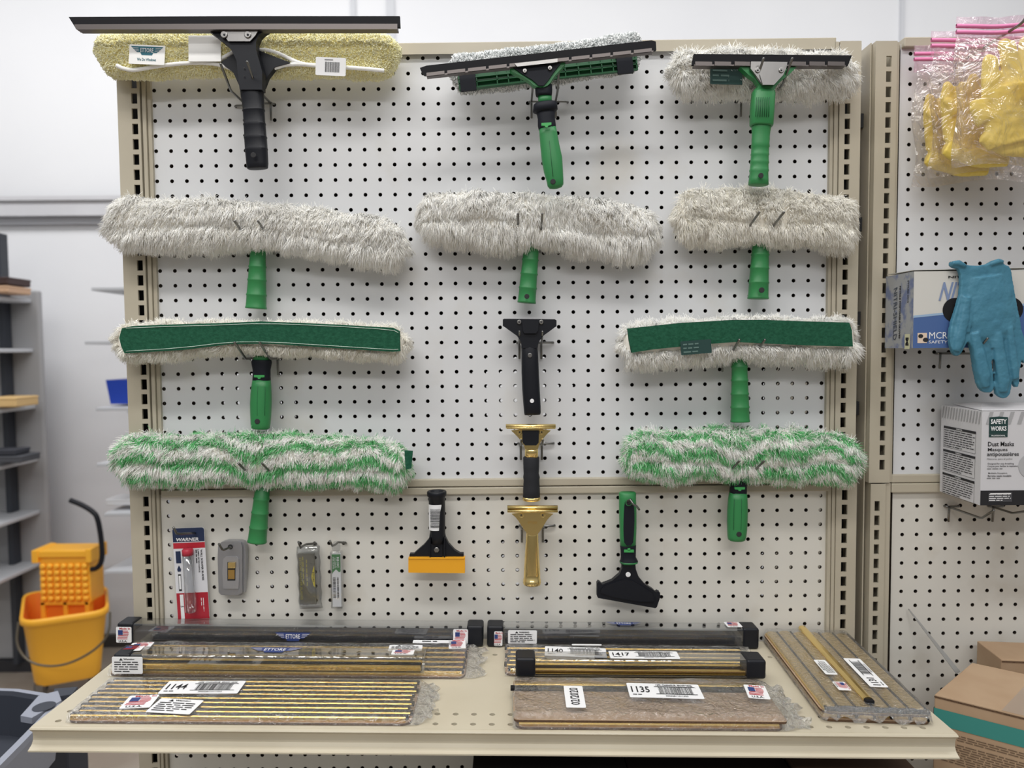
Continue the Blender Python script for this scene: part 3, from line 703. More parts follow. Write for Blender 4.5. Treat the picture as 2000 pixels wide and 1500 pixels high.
o = mb.build('head', t, bevel=.0015)
mb = MB(); plate(mb, [(1001,131),(1020,144),(1040,156),(1052,167),(1062,167),(1072,155),(1082,140),(1095,124),(1050,125)], Yq-.002, .01, navy_grip)
for x, y in ((1025,138.5),(1074,133)): screw(mb, x, y, Yq-.003, .0035)
mb.build('head_cover', t, bevel=.001)
mb = MB(); grip(mb, [(1062,166,32,.6),(1062,175,33,.7),(1062,184,32,.7),(1062,188,30,.7)], Yq+.012, navy_grip); grip(mb, [(1064,187,27,.8),(1065,204,26,.8)], Yq+.014, green)
grip(mb, [(1064,201,38,.7),(1065,204,46,.75),(1065,216,48,.75),(1066,220,36,.75)], Yq+.014, navy_grip); mb.build('swivel_collar', t)
mb = MB(); grip(mb, [(1066,219,36,.7),(1067,232,33,.75),(1068,245,35,.8),(1069,252,33.6,.8)], Yq+.014, navy_grip)
plate(mb, [(1057.5,240),(1077,239),(1077,243.5),(1071,245),(1069,249),(1066,249),(1064,245.5),(1057.5,245)], Yq-.0035, .003, green_l); mb.build('upper_grip', t, bevel=.0004)
mb = MB(); grip(mb, [(1069.5,251,33,.8),(1071,262,34.5,.8),(1074,285,37,.75),(1078,310,40,.72),(1081,335,37,.7),(1084,352,33,.65),(1085,362,31,.6),(1085.3,367,24,.5),(1085.5,369,8,.4)], Yq+.014, green)
mb.build('lower_grip', t)
mb = MB(); mb.disc(W(1080,355,Yq+.0065), .0042, .0018, hollow, 16); mb.tube([W(x_,y_,Yq+.0022+.0015*(i==2)) for i,(x_,y_) in enumerate(((1073,275),(1076,305),(1080,345)))], .0004, green_d, 6); mb.build('hang_hole', t)

# ---- top right: white fleece washer and short squeegee
Yw = -.040
t = thing('strip_washer', 'short white fleece washer behind the short green squeegee, top right', 'window washer', W(1490,185,Yw))
sleeve(t, [(1308,130),(1325,106),(1360,99),(1420,98),(1520,100),(1600,106),(1650,112),(1668,122)], [(1310,150),(1330,180),(1345,186),(1400,180),(1480,182),(1560,184),(1620,178),(1648,180),(1668,160)], Yw, .021,
       [white_a, cream_a, cream_base], n=26000, L=.015, rad=.00055, grav=.6, wild=.5, seed=11, droop=.4)
mb = MB(); pl = Plane(W(1418.5,148,Yw-.034), (1,0,-.03), (0,.1,1)); card(mb, pl, 60*sc(Yw), 33*sc(Yw), .0012, tag_dark, .001)
for i in range(3):
    fine(mb, pl, -.022, -.011+i*.008, .022, -.005+i*.008, 1, tag_print, 20+i, .5, .0008)
o = mb.build('cloth_tag', t); o['label'] = 'dark green woven tag'
Yq = -.088
t = thing('squeegee', 'short squeegee with plain ribbed green handle, top right', 'squeegee', W(1481,362,-.07))
mb = MB(); plate(mb, [(1355,105.5),(1500,106.5),(1664,108),(1656,128.5),(1351,127.5)], Yq-.002, .004, rubber); mb.build('rubber_blade', t, bevel=.0006)
mb = MB()
for a_, b_ in ((1358,1391),(1396,1428),(1435,1465),(1542,1574),(1581,1611),(1617,1650)):
    plate(mb, [(a_,120),(b_,120.6),(b_,128.5),(a_,128)], Yq-.007, .014, steel_d)
plate(mb, [(1356,125.5),(1652,127),(1652,129.5),(1356,128.5)], Yq-.005, .012, steel_d); mb.build('channel', t, bevel=.0008)
mb = MB(); plate(mb, [(1467,120),(1538,121),(1536,132),(1530,146),(1512,165.5),(1490,165.5),(1476,146),(1466,134)], Yq-.010, .006, steel_b)
plate(mb, [(1484,145),(1520,145.5),(1512,165.5),(1490,165.5)], Yq-.012, .003, steel_b)
for x in (1480,1526): screw(mb, x, 137.5, Yq-.010, .0042)
mb.build('clamp', t, bevel=.0006)
mb = MB(); plate(mb, [(1445,130),(1466,131),(1480,144),(1492,160),(1496,168),(1506,168),(1514,160),(1526,146),(1540,131),(1556,131),(1545,142),(1530,154),(1516,168),(1510,180),(1476,180),(1482,166),(1475,155),(1462,146)], Yq-.003, .012, green)
mb.build('head', t, bevel=.0015)
mb = MB(); grip(mb, [(1492,176,38,.6),(1491,182,43,.7),(1488.5,215,43.5,.75),(1487,244,42.5,.75),(1487,246.5,41,.7)], Yq+.007, green, e=3.2)
for i in range(7): mb.tube([W(1478+i*4.2,190,Yq-.0078), W(1476+i*4.2,228,Yq-.0078)], .0006, green_d, 6)
mb.build('collar', t)
rs = []
for y, w_ in ((244,38),(250,36),(258,34),(268,33),(271,33.6),(280,33),(287,34.8),(289,32.6),(300,33),(302,34.8),(305,32.8),(315,34),(318,36),(321,33.6),(331,35),(333,37),(337,34.6),(350,36.5),(361,38)):
    rs.append((1487-(y-244)*.05, y, w_))
rs.append((1481,362,34))
mb = MB(); grip(mb, rs, Yq+.008, green, .72); mb.build('handle', t)
mb = MB(); mb.disc(W(1486,343,Yq-.0066), .0042, .0012, hollow, 16); mb.build('hang_hole', t)

# ---- washers with fleece sleeves
def part_at(*spots):
    def f(ix, p):
        k = np.zeros(len(ix), bool)
        for x, w_ in spots: k |= (np.abs(ix-x) < w_) & (np.sin(p) > .3) & (np.cos(p) < .35) & (np.cos(p) > -.6)
        return k
    return f
def nofront(ix, p): return (np.sin(p) > .62) & (np.cos(p) > -.5)
def washer(label, base, top, bot, Yc, dep, hsecs, hmat, mats, **kw):
    t = thing('strip_washer', label, 'window washer', W(*base, Yc)); sleeve(t, top, bot, Yc, dep, mats, **kw)
    if hsecs:
        mb = MB(); grip(mb, hsecs, Yc+.004, hmat, .85, 2.2, 24); mb.build('handle', t)
    return t
FL = [white_a, cream_a, cream_base]; FC = [cream_a, cream_b, cream_base]
t = washer('long white fleece washer with ribbed green handle, second row at left', (499,603), [(213,410),(222,384),(260,381),(300,388),(450,392),(600,404),(740,424),(780,434),(794,452)],
       [(213,450),(222,478),(300,481),(400,479),(450,478),(520,477),(600,492),(700,502),(760,512),(780,510),(794,490)], -.036, .019,
       ridged(505,462,26,500,603,39,(491,521,547,576)), green, FL, n=40000, L=.017, rad=.00055, grav=.75, wild=.42, seed=21, droop=.35, skip=part_at((466,3.5),(512,3.5)))
t = washer('white fleece washer with ribbed green handle, second row in the middle', (1028,592), [(817,400),(830,378),(900,374),(1000,376),(1060,378),(1150,388),(1220,396),(1268,408),(1280,430)],
       [(817,430),(830,460),(900,468),(1000,474),(1100,478),(1160,480),(1200,494),(1260,494),(1280,470)], -.036, .019,
       ridged(1040,458,28,1028.5,592,35,(480,507.5,535,562.5)), green, FL, n=34000, L=.018, rad=.00055, grav=.9, wild=.42, seed=22, droop=.5, skip=part_at((1012,3.5),(1058,3.5)))
mb = MB(); mb.disc(W(1029,579,-.0555), .0042, .0015, hollow, 16); mb.build('hang_hole', t)
t = washer('short white fleece washer with ribbed green handle, second row at right', (1480,584), [(1316,400),(1326,374),(1380,372),(1450,369),(1520,371),(1580,378),(1640,386),(1665,392),(1669,410)],
       [(1316,440),(1326,464),(1400,472),(1480,468),(1540,472),(1600,474),(1660,482),(1669,455)], -.038, .020,
       ridged(1487,452,29,1480.5,584,39,(471,497.6,524,552)), green, FC, n=32000, L=.016, rad=.00055, grav=.7, wild=.42, seed=23, droop=.4, skip=part_at((1480,4),(1527,4)))
mb = MB(); mb.disc(W(1487.4,566.7,-.0565), .0046, .0015, hollow, 16); mb.build('hang_hole', t)
# green scrub pad washers
def ergo(parent, Yc, secs_black, secs_green, logo, hole, collar=None):
    mb = MB(); grip(mb, secs_black, Yc, navy_grip, .8)
    x, y = logo; Yl = Yc-secs_black[-1][2]/2*sc(Yc)*.8-.0009
    plate(mb, [(x-10,y-2.5),(x+10,y-2.5),(x+10,y+1.8),(x+3,y+2.4),(x+2,y+5),(x-2,y+5),(x-3,y+2.4),(x-10,y+1.8)], Yl, .003, green_l); mb.build('black_grip', parent, bevel=.0003)
    mb = MB(); grip(mb, secs_green, Yc, green, .8, 2.3)
    mx = max(s[2] for s in secs_green); Yg = Yc-mx/2*sc(Yc)*.8
    for k in (-.18,.2):
        mid = [(s[0]+k*s[2], s[1]) for s in secs_green[1:-3]]; mb.tube([W(a, b, Yc-s[2]/2*sc(Yc)*.8*.985) for (a, b), s in zip(mid, secs_green[1:-3])], .0004, green_d, 6)
    mb.build('green_grip', parent)
    mb = MB(); ys = [s for s in secs_green if s[1] > hole[1]-25][0]; mb.disc(W(hole[0],hole[1],Yc-ys[2]/2*sc(Yc)*.8+.0016), .0045, .0018, hollow, 16); mb.build('hang_hole', parent)
    if collar: mb = MB(); grip(mb, collar, Yc, green, .8); mb.build('neck', parent)
Yc = -.046
t = thing('strip_washer', 'long washer with dark green scrub pad and green and black handle, third row at left', 'window washer', W(509,837,Yc))
sleeve(t, [(228,650),(234,632),(300,628),(480,625),(600,628),(760,634),(792,644),(798,655)], [(228,680),(236,702),(300,704),(400,694),(470,690),(520,693),(600,692),(700,698),(775,704),(798,690)], Yc, .022, FC,
       n=26000, L=.013, rad=.0005, grav=.5, wild=.5, seed=31, backcut=.6, skip=nofront)
def pad(parent, pts, Y, th, extra=None):
    mb = MB(); plate(mb, pts, Y, th, pad_green); o = mb.build('scrub_pad', parent, bevel=.003, segs=3); o['label'] = 'dark green scrub pad'; return o
P7t = [(238,641),(260,636.5),(350,633),(429,631),(510,627.5),(634,632.5),(767,640),(780,646.5)]; P7b = [(781,686),(767,687),(665,680.5),(525.5,671.5),(448,672),(355,683.5),(243,690),(237,677.5),(232.5,660)]
pad(t, P7t+P7b, Yc-.032, .008)
mb = MB(); mb.tube([W(x,y,Yc-.0325) for x, y in chaikin([(246,641),(350,637),(429,635),(510,631.5),(634,636),(767,644),(778,650)],1,False)], .0005, thread, 5)
mb.tube([W(x,y,Yc-.0325) for x, y in chaikin([(246,686),(355,679.5),(448,668),(525,667.5),(665,676.5),(767,683),(778,682)],1,False)], .0005, thread, 5); mb.build('stitching', t)
ergo(t, Yc+.006, [(511,703,36),(511,708,38),(511,722,33),(511,735,33),(511,743,34)], [(511,742,34),(510.5,755,37),(510,770,39.5),(509.5,790,40.5),(509.3,812,39),(509,828,37),(508.8,836,35),(508.8,838,28)], (506,735), (503,823),
     [(511,694,30),(511,704,31)])
t = thing('strip_washer', 'washer with dark green scrub pad, woven tag and ribbed green handle, third row at right', 'window washer', W(1446,824,Yc))
sleeve(t, [(1208,655),(1216,636),(1300,627),(1420,619),(1500,618),(1580,621),(1650,618),(1668,628)], [(1208,680),(1226,710),(1300,706),(1380,700),(1440,694),(1520,696),(1600,700),(1660,702),(1672,690)], Yc, .022, FL,
       n=28000, L=.014, rad=.00055, grav=.6, wild=.5, seed=32, droop=.6, backcut=.6, skip=nofront)
pad(t, [(1226,641.5),(1325,631),(1425,625),(1487.5,624.5),(1575,627.5),(1659,630),(1664,645),(1666,677),(1575,674.5),(1500,671),(1437,668),(1375,672.5),(1275,682.5),(1234,689),(1229,665)], Yc-.032, .008)
mb = MB(); pl = Plane(W(1359.5,678,Yc-.036), (1,0,.07), (0,.0,1)); card(mb, pl, 58*sc(Yc), 26*sc(Yc), .001, tag_dark, .001)
for i in range(3): fine(mb, pl, -.021, -.009+i*.0062, .021, -.0045+i*.0062, 1, tag_print, 30+i, .5, .0008)
o = mb.build('cloth_tag', t); o['label'] = 'dark green woven tag'
mb = MB(); grip(mb, ridged(1444,690,28,1445.7,824,36,(716,742.5,769,795)), Yc+.004, green, .85, 2.2, 24); mb.build('handle', t)
# striped microfibre washers
def stripes(ph, n_=3.5, wob=.35):
    def f(u, p, r):
        # bands run along the sleeve and wander a little
        v = (p/(2*math.pi))*n_*2+ph+wob*np.sin(u*9+ph)+.2*np.sin(u*23)+r.normal(size=len(u))*.1
        g = (v % 1) < .42
        return np.where(g, np.where(r.uniform(size=len(u)) < .5, 2, 3), np.where(r.uniform(size=len(u)) < .5, 0, 1))
    return f
SM = [white_a, cream_a, fgreen, fgreen_b, cream_base]
t = washer('long green and white striped microfibre washer, fourth row at left', (502,1059), [(230,872),(240,852),(264,847),(360,849),(488,845),(536,841),(616,848),(744,858),(795,868),(803,880)],
       [(232,915),(244,938),(264,940),(360,938),(456,938),(500,945),(584,941),(680,943),(760,948),(790,946),(803,925)], -.037, .021,
       ridged(515,932,26,502,1059,36,(974,1001,1030)), green, SM, n=44000, L=.0165, rad=.0005, grav=.6, wild=.38, seed=41, stripe=stripes(.15), droop=.25, skip=part_at((467,3.5),(514,3.5)))
mb = MB(); plate(mb, [(790,880),(806,881),(803,915),(792,917)], -.068, .004, pad_green); mb.build('end_tab', t, bevel=.001)
t = thing('strip_washer', 'green and white striped microfibre washer with green and black handle, fourth row at right', 'window washer', W(1441,1055,-.044))
sleeve(t, [(1217,862),(1228,844),(1300,840),(1412,834),(1525,835),(1600,840),(1655,848),(1670,866)], [(1219,915),(1228,934),(1300,932),(1400,929),(1437,929),(1525,936),(1600,936),(1655,938),(1673,925)], -.037, .021, SM,
       n=40000, L=.017, rad=.0005, grav=.6, wild=.5, seed=42, stripe=stripes(.55), droop=.2, skip=part_at((1441,3.5),(1490,3.5)))
ergo(t, -.04, [(1443,924,32),(1443,935,34),(1442,948,32),(1441.5,963,33)], [(1441.5,962,33.5),(1441,975,37),(1440.5,995,39.5),(1440,1015,39.5),(1439.5,1035,38),(1439,1048,36),(1438.5,1054,33),(1438.5,1056,26)], (1445,954), (1443,1043))

# ================================================================== small handles in the middle
Y1 = -.04
t = thing('hand_squeegee', 'small black plastic squeegee handle hanging above the brass ones', 'squeegee', W(1036,809,Y1))
mb = MB(); plate(mb, [(982,624),(985,622.5),(1084,623.5),(1087,626),(1087,637),(1061,656),(1052,668),(1050,680),(1019,680),(1018,668),(1010,656),(982,636)], Y1-.004, .012, black)
plate(mb, [(1020,628),(1052,628),(1051,645),(1047,651),(1024,651),(1021,645)], Y1-.009, .006, black)
mb.build('head', t, bevel=.0015)
mb = MB(); grip(mb, [(1034.5,668,27,.5),(1034.5,678,31,.6),(1035,700,33,.7),(1035.5,725,34,.7),(1037,760,34.5,.7),(1039,790,34,.7),(1040,806,33,.65),(1040,810,31,.55)], Y1+.004, black); mb.build('grip', t)
mb = MB(); screw(mb, 1014, 629, Y1-.005, .0036); mb.build('screw', t)
mb = MB(); screw(mb, 1057, 629, Y1-.005, .0036); mb.build('screw', t)
mb = MB(); mb.disc(W(1035,694,Y1-.0066), .0036, .001, steel_b, 16); mb.build('release_button', t)
mb = MB(); mb.disc(W(1039,783,Y1-.0062), .0035, .0008, white_lbl, 12); mb.build('hang_hole', t)
def yoke(mb, x0, x1, y0, xm, y1, Y, th, mt, wl=5):
    plate(mb, chaikin([(x0,y0),(x1,y0),(x1-8,y0+8),(xm+17,y1-12),(xm+12,y1),(xm-12,y1),(xm-17,y1-12),(x0+8,y0+8)],1), Y, th, mt)
def chan(mb, xa, xb, y0, y1, Y, mt):
    c0, c1 = W(xa,(y0+y1)/2,Y), W(xb,(y0+y1)/2,Y); h = (y1-y0)/2*sc(Y); pr = []
    for i in range(14):
        a = math.pi*2*i/14; r_ = h*(1 if i not in (3,4) else .7); pr.append((-math.cos(a)*.006, math.sin(a)*h))
    mb.loft([[c+np.array([0,y,z]) for y, z in pr] for c in (c0, c1)], mt, True)
t = thing('hand_squeegee', 'brass squeegee handle with black rubber grip', 'squeegee', W(1038,977,Y1))
mb = MB(); chan(mb, 988, 1085, 828, 837, Y1-.004, brass); chan(mb, 990, 1084, 833, 838, Y1-.008, brass); mb.build('channel_clamp', t)
mb = MB()
plate(mb, chaikin([(995,838),(1079,838),(1066,850),(1054,866),(1050,880),(1026,880),(1022,866),(1008,850)],1), Y1-.004, .006, brass)
for x in (1015,1058): screw(mb, x, 844, Y1-.005, .0042, brass)
mb.build('brass_yoke', t, bevel=.0006); mb = MB()
grip(mb, [(1038,872,24,.6),(1038,880,26,.8),(1038,894,27,.8)], Y1+.004, brass); mb.build('neck', t); mb = MB(); grip(mb, [(1038,970,33,.85),(1038,973,36,.85),(1038,977,34,.85),(1038,977.5,28,.8)], Y1+.006, brass); mb.build('end_cap', t)
mb = MB(); plate(mb, [(1020,841),(1053,841),(1052,865),(1047,870),(1026,870),(1021,865)], Y1-.009, .006, black); mb.build('quick_release', t, bevel=.001)
mb = MB(); grip(mb, [(1037.5,892,30,.8),(1037.5,894,32,.8),(1037.5,915,31,.8),(1037.5,925,30,.8),(1038,932,33,.8),(1038,938,31,.8),(1038,955,33,.85),(1038,970,34,.85),(1038,972,33,.8)], Y1+.005, mat('foam_rubber',(24,26,32),.75,bump=(900,.4,.0006)), e=2.1); mb.build('grip', t)
t = thing('hand_squeegee', 'all brass squeegee handle with tubular grip, lowest of the three', 'squeegee', W(1039,1142,Y1))
mb = MB(); chan(mb, 991, 1089, 987, 995, Y1-.004, brass); chan(mb, 991, 1089, 994, 1001, Y1-.008, brass); mb.build('channel_clamp', t)
mb = MB(); plate(mb, chaikin([(996,1001),(1084,1001),(1070,1013),(1060,1030),(1050,1044),(1040,1047),(1031,1044),(1020,1030),(1010,1013)],1), Y1-.006, .005, brass)
for x in (1018,1060): screw(mb, x, 1006, Y1-.006, .0042, brass)
pl = Plane(W(1040,1021,Y1-.0062), (1,0,0), (0,0,1)); text(mb, pl, 'ETTORE', 0, 0, .015, .0035, brass_d, 0, .0004); mb.build('yoke', t, bevel=.0006)
mb = MB(); grip(mb, [(1039.5,1038,23,.9),(1039.5,1045,24,.95),(1039,1080,28,1),(1039,1120,33,1),(1039,1130,33,1),(1039,1131,35,1),(1039,1138,36,1),(1039,1141,34,1),(1039,1141.5,28,.9)], Y1+.008, brass, e=2.0); mb.build('tubular_grip', t)

# ================================================================== scrapers
Y2 = -.035
t = thing('floor_scraper', 'black socket scraper with yellow blade guard and barcode label', 'scraper', W(853,1119,Y2))
mb = MB(); C0 = W(854,1047,Y2); 
secs = [(855,1060,28),(855,1047,29.5),(854,1000,31.5),(853,970,33)]
rings = []
for x, y, w_ in secs: c = W(x,y,Y2); rings.append([c+np.array([math.cos(a)*w_/2*sc(Y2), -math.sin(a)*w_/2*sc(Y2), 0]) for a in np.linspace(0,2*math.pi,28,endpoint=False)])
for x, y, w_ in ((853,968,38),(853,961,38.5),(853,959,36),(853,959.2,27),(853,975,26)): c = W(x,y,Y2); rings.append([c+np.array([math.cos(a)*w_/2*sc(Y2), -math.sin(a)*w_/2*sc(Y2), 0]) for a in np.linspace(0,2*math.pi,28,endpoint=False)])
mb.loft(rings, black, True); mb.build('socket', t)
mb = MB(); plate(mb, [(840,1040),(838,1052),(828,1064),(812,1078),(808,1082),(800,1082),(799,1092),(906,1092),(905,1081),(898,1081),(888,1075),(876,1062),(870,1050),(868,1040)], Y2-.004, .010, black)
for x in (840,868): plate(mb, [(x-1,1050),(x+1,1050),(x+1,1090),(x-1,1090)], Y2-.009, .006, black)
plate(mb, [(842,1062),(864,1062),(864,1088),(842,1088)], Y2-.007, .004, black)
mb.disc(W(853,1073,Y2-.008), .005, .004, steel_b, 6); mb.build('blade_holder', t, bevel=.0012)
mb = MB(); plate(mb, [(797.5,1089),(908,1089),(908,1119.5),(797.5,1118.5)], Y2-.0085, .009, mat('yellow_guard',(232,164,34),.4)); plate(mb, [(797.5,1089),(908,1089),(907,1092),(798,1092)], Y2-.0095, .011, mat('yellow_guard',(232,164,34),.4)); mb.build('blade_guard', t, bevel=.001)
mb = MB(); n = 12; rr = 17*sc(Y2)   # wrapped label
top_, bot_ = 983, 1033; V = []; F = []
for i in range(n+1):
    a = math.radians(-60+120*i/n); 
    for y, rw in ((top_,32.4),(bot_,30.4)):
        c = W(851.5+(854-853), y, Y2); q = rw/2*sc(Y2)+.0005; V.append(c+np.array([math.sin(a)*q, -math.cos(a)*q, 0]))
for i in range(n): F.append((2*i,2*i+1,2*i+3,2*i+2))
mb.add(V, F, white_lbl, True)
r_ = random.Random(4); z = 0
zt_, zb_ = W(853,991,Y2)[2], W(853,1027,Y2)[2]; zz = zt_; 
while zz > zb_:
    hh_ = r_.choice((.0004,.0007,.001)); q = 16.2*sc(Y2)+.0009; cx_ = W(852.5,1008,Y2)[0]; Vv = []
    for a in np.radians(np.linspace(-38,32,7)): Vv += [(cx_+math.sin(a)*q, Y2-math.cos(a)*q, zz), (cx_+math.sin(a)*q, Y2-math.cos(a)*q, zz-hh_)]
    mb.add(Vv, [(2*i,2*i+1,2*i+3,2*i+2) for i in range(6)], ink, True); zz -= hh_+r_.choice((.0004,.0007,.0011))
o = mb.build('barcode_label', t); o['label'] = 'white barcode label'
t = thing('glass_scraper', 'green and black wide scraper hanging by its handle end beside the brass handle', 'scraper', W(1228,1188,Y2))
mb = MB(); grip(mb, [(1225.5,961,30,.7),(1225.5,963,33.5,.75),(1225.5,975,33.5,.75),(1226,1000,34.5,.8),(1226.5,1030,33.5,.8),(1226.5,1050,32,.78),(1226.5,1066,31.5,.75)], Y2, green); mb.build('green_grip', t)
mb = MB(); plate(mb, chaikin([(1220,982),(1225,977),(1233,977),(1238,984),(1239.5,1010),(1238.5,1040),(1236,1066),(1220,1066),(1218,1040),(1218.5,1010)],1), Y2-.0128, .006, navy_grip)
grip(mb, [(1226.5,1064,32,.78),(1227,1075,30.5,.78),(1227,1088,29.5,.78),(1228,1093,33,.8),(1228,1097,37,.8)], Y2, navy_grip); plate(mb, [(1219,1074),(1238,1074),(1238,1079),(1219,1079)], Y2-.0122, .002, green_l); plate(mb, [(1226,1071),(1231,1071),(1231,1075),(1226,1075)], Y2-.0122, .002, green_l)
mb.build('black_grip', t, bevel=.0006)
mb = MB(); grip(mb, [(1228,1096,36,.82),(1228,1099,35,.82),(1228,1101,28,.7)], Y2, green); mb.disc(W(1228,982,Y2-.0138), .0055, .001, green, 18); mb.build('green_ring', t)
mb = MB(); mb.disc(W(1228,982,Y2-.0148), .0042, .0006, hollow, 16); mb.build('hang_hole', t)
mb = MB(); plate(mb, [(1215,1100),(1241,1100),(1242,1112),(1248,1128),(1260,1142),(1276,1152),(1282,1158),(1284,1155),(1289,1157),(1290,1165),(1283,1186),(1280,1188),(1168,1168),(1166,1164),(1166,1140),(1169,1136),(1173,1138),(1176,1142),(1196,1134),(1210,1122),(1215,1110)], Y2-.004, .011, black)
plate(mb, chaikin([(1176,1146),(1200,1138),(1226,1130),(1250,1142),(1280,1162),(1276,1180),(1172,1162)],1), Y2-.0065, .004, black)
mb.build('blade_holder', t, bevel=.0014)
mb = MB(); mb.disc(W(1226.7,1122,Y2-.004), .0042, .0012, white_lbl, 16); mb.build('rivet', t)
b = W(1227,981,-.004); tk = thing('peg_hook', 'bent wire hook through the handle end of the green and black scraper', 'peg hook', b)
mb = MB(); mb.tube([W(1227,984,.004), W(1226,980,-.03), W(1226,978,-.055), W(1231,975,-.058), W(1237,985,-.06), W(1244,989,-.06), W(1246,992,-.06), W(1249,996,-.06)], .0018, steel, 8); mb.build('wire', tk)
def small_hook(base, pts, label):
    b = W(*base, -.004); t = thing('peg_hook', label, 'peg hook', b); mb = MB(); mb.tube([W(x, y, Y) for x, y, Y in pts], .0019, steel, 8); mb.build('wire', t); return t

# ---- carded goods, bottom left
Yk = -.0125
t = thing('blister_card', 'blue, white and red wall scraper blade card with a clear tube, bottom left', 'blade card', W(375,1211,Yk))
c_ = W(373,1120,Yk); pl = Plane(c_, W(405,1119,Yk)-W(341,1121,Yk)+np.array([0,0,.0006]), W(370,1028,Yk)-W(377,1212,Yk)); s_ = sc(Yk); CW, CH = 63*s_, 183*s_
mb = MB(); card(mb, pl, CW, CH, .004, mat('card_white',(222,222,226),.45), .0008)
hw, hh = CW/2, CH/2
P = [(x, y) for x, y in rrect(CW-.0004, CH-.0004, .004)]
pol2(mb, pl, [(-hw+.0003,hh-28*s_)]+[(hw-.0003,hh-28*s_)]+[p for p in P if p[1] > hh-10*s_], navy_i, .0004)
rect(mb, pl, -hw+.0002, hh-41*s_, hw-.0002, hh-29.5*s_, red_i, .0004)
rect(mb, pl, -hw+.0002, -hh+.0002, hw-.0002, -hh+53*s_, mat('card_red',(172,34,50),.45), .0004)
rect(mb, pl, -hw+7*s_, -hh+.0003, -hw+14*s_, -hh+50*s_, white_lbl, .0006)
text(mb, pl, 'WARNER', -.002, hh-23*s_, .040, .0058, white_lbl, .03, .0008, 0, .2)
text(mb, pl, '5', -hw+10.5*s_, -hh+26*s_, None, .005, ink, .02, .0009, -90)
pol2(mb, pl, [(-hw+4*s_,hh-46*s_),(-hw+14*s_,hh-46*s_),(-hw+14*s_,hh-70*s_),(-hw+4*s_,hh-70*s_)][::-1], navy_i, .0006)
pol2(mb, pl, [(-hw+9*s_,hh-74*s_),(-hw+5*s_,hh-82*s_),(-hw+6*s_,hh-87*s_),(-hw+12*s_,hh-87*s_),(-hw+13*s_,hh-82*s_)], navy_i, .0006)
rect(mb, pl, -hw+6*s_, hh-126*s_, -hw+12*s_, hh-92*s_, ink, .0005); rect(mb, pl, -hw+7*s_, hh-122*s_, -hw+11*s_, hh-95*s_, white_lbl, .0007)
text(mb, pl, 'WALL SCRAPER BLADES', hw-8*s_, hh-75*s_, 62*s_, .0034, ink, .03, .0007, -90)
text(mb, pl, 'LAMES DE RECHANGE', hw-14*s_, hh-67*s_, 46*s_, .0028, ink, .02, .0007, -90)
fine(mb, pl.rot(-90), -hh+44*s_, hw-20*s_, -hh+92*s_, hw-16.5*s_, 1, ink, 7, .6, .0007)
fine(mb, pl.rot(-90), hh-42*s_, hw-16*s_, hh-14*s_, hw-8*s_, 2, white_lbl, 8, .3, .0007)
mb.build('backing_card', t)
mb = MB(); A0, A1 = W(367,1084,Yk-.010), W(374,1196,Yk-.010); mb.tube([A0, A0*.5+A1*.5, A1-np.array([0,0,-.002]), A1], [.0088,.0092,.0094,.006], clear, 18); mb.build('blade_tube', t)
mb = MB(); mb.tube([W(366,1071,Yk-.010), W(366.2,1074,Yk-.010), W(366.8,1084,Yk-.010)], [.007,.0092,.0092], mat('red_cap',(190,52,70),.35), 18); mb.build('cap', t)
small_hook((382,1040), [(383,1042,.004),(380,1041,-.02),(352,1043,-.05),(345,1042,-.054),(341,1034,-.062),(338.5,1030,-.064)], 'wire hook holding the blue and red blade card')
t = thing('mini_scraper', 'silver die cast razor scraper with gold window, bottom left', 'scraper', W(452,1162,Yk))
mb = MB(); plate(mb, [(428,1065),(433,1059),(442,1056.5),(468,1056.5),(475,1059),(479,1066),(480,1090),(478,1130),(475.5,1160),(470,1163),(432,1162),(428,1158),(427,1120),(425.5,1090)], Yk-.006, .012, mat('cast_zinc',(168,168,172),.35,.7))
plate(mb, [(426,1066),(432,1059),(440,1057.5),(462,1057.5),(470,1060),(473,1068),(473,1158),(466,1162),(432,1162),(427,1156),(425,1090)], Yk-.010, .004, mat('cast_zinc',(168,168,172),.35,.7)); mb.build('body', t, bevel=.002, segs=3)
mb = MB(); plate(mb, [(436,1092),(441,1087),(462,1087),(466,1092),(467,1120),(466,1150),(436,1150),(434,1120)], Yk-.0115, .002, mat('cast_zinc_light',(186,186,190),.3,.7)); plate(mb, [(444,1098),(459.5,1098),(459.5,1134),(444,1134)], Yk-.012, .001, hollow); mb.build('recess', t, bevel=.0008)
mb = MB(); plate(mb, [(445,1099),(458.8,1099),(458.8,1110),(445,1110)], Yk-.0155, .003, brass); plate(mb, [(445.5,1113),(458,1113),(458,1131),(445.5,1131)], Yk-.0128, .001, mat('gold_blade',(198,160,92),.35,.8)); mb.build('slider', t, bevel=.0008)
mb = MB(); mb.disc(W(450,1068,Yk-.0098), .0045, .0006, hollow, 14); mb.build('hang_hole', t)
small_hook((450,1068), [(452,1070,.004),(450,1069,-.035),(447,1070,-.05),(437,1074,-.056),(434,1073,-.058),(429,1065,-.064),(427.5,1062,-.066)], 'wire hook through the silver razor scraper')
t = thing('blade_packet', 'clear packet with a grey card and yellow badge, left of the narrow green blade box', 'blade packet', W(604,1188,Yk))
c_ = W(598,1132,Yk-.004); pl = Plane(c_, (1,0,.02), W(593,1082,Yk)-W(602,1184,Yk)); s_ = sc(Yk)
mb = MB(); 
v = [pl.at(x*s_, y*s_, z) for z in (0,-.006) for x, y in ((-15,51),(17,51),(17,-51),(-15,-51))]; mb.add(v, [(3,2,1,0),(4,5,6,7),(0,1,5,4),(1,2,6,5),(2,3,7,6),(3,0,4,7)], mat('olive_card',(112,110,100),.5))
oli = mat('olive_print',(166,158,84),.6)
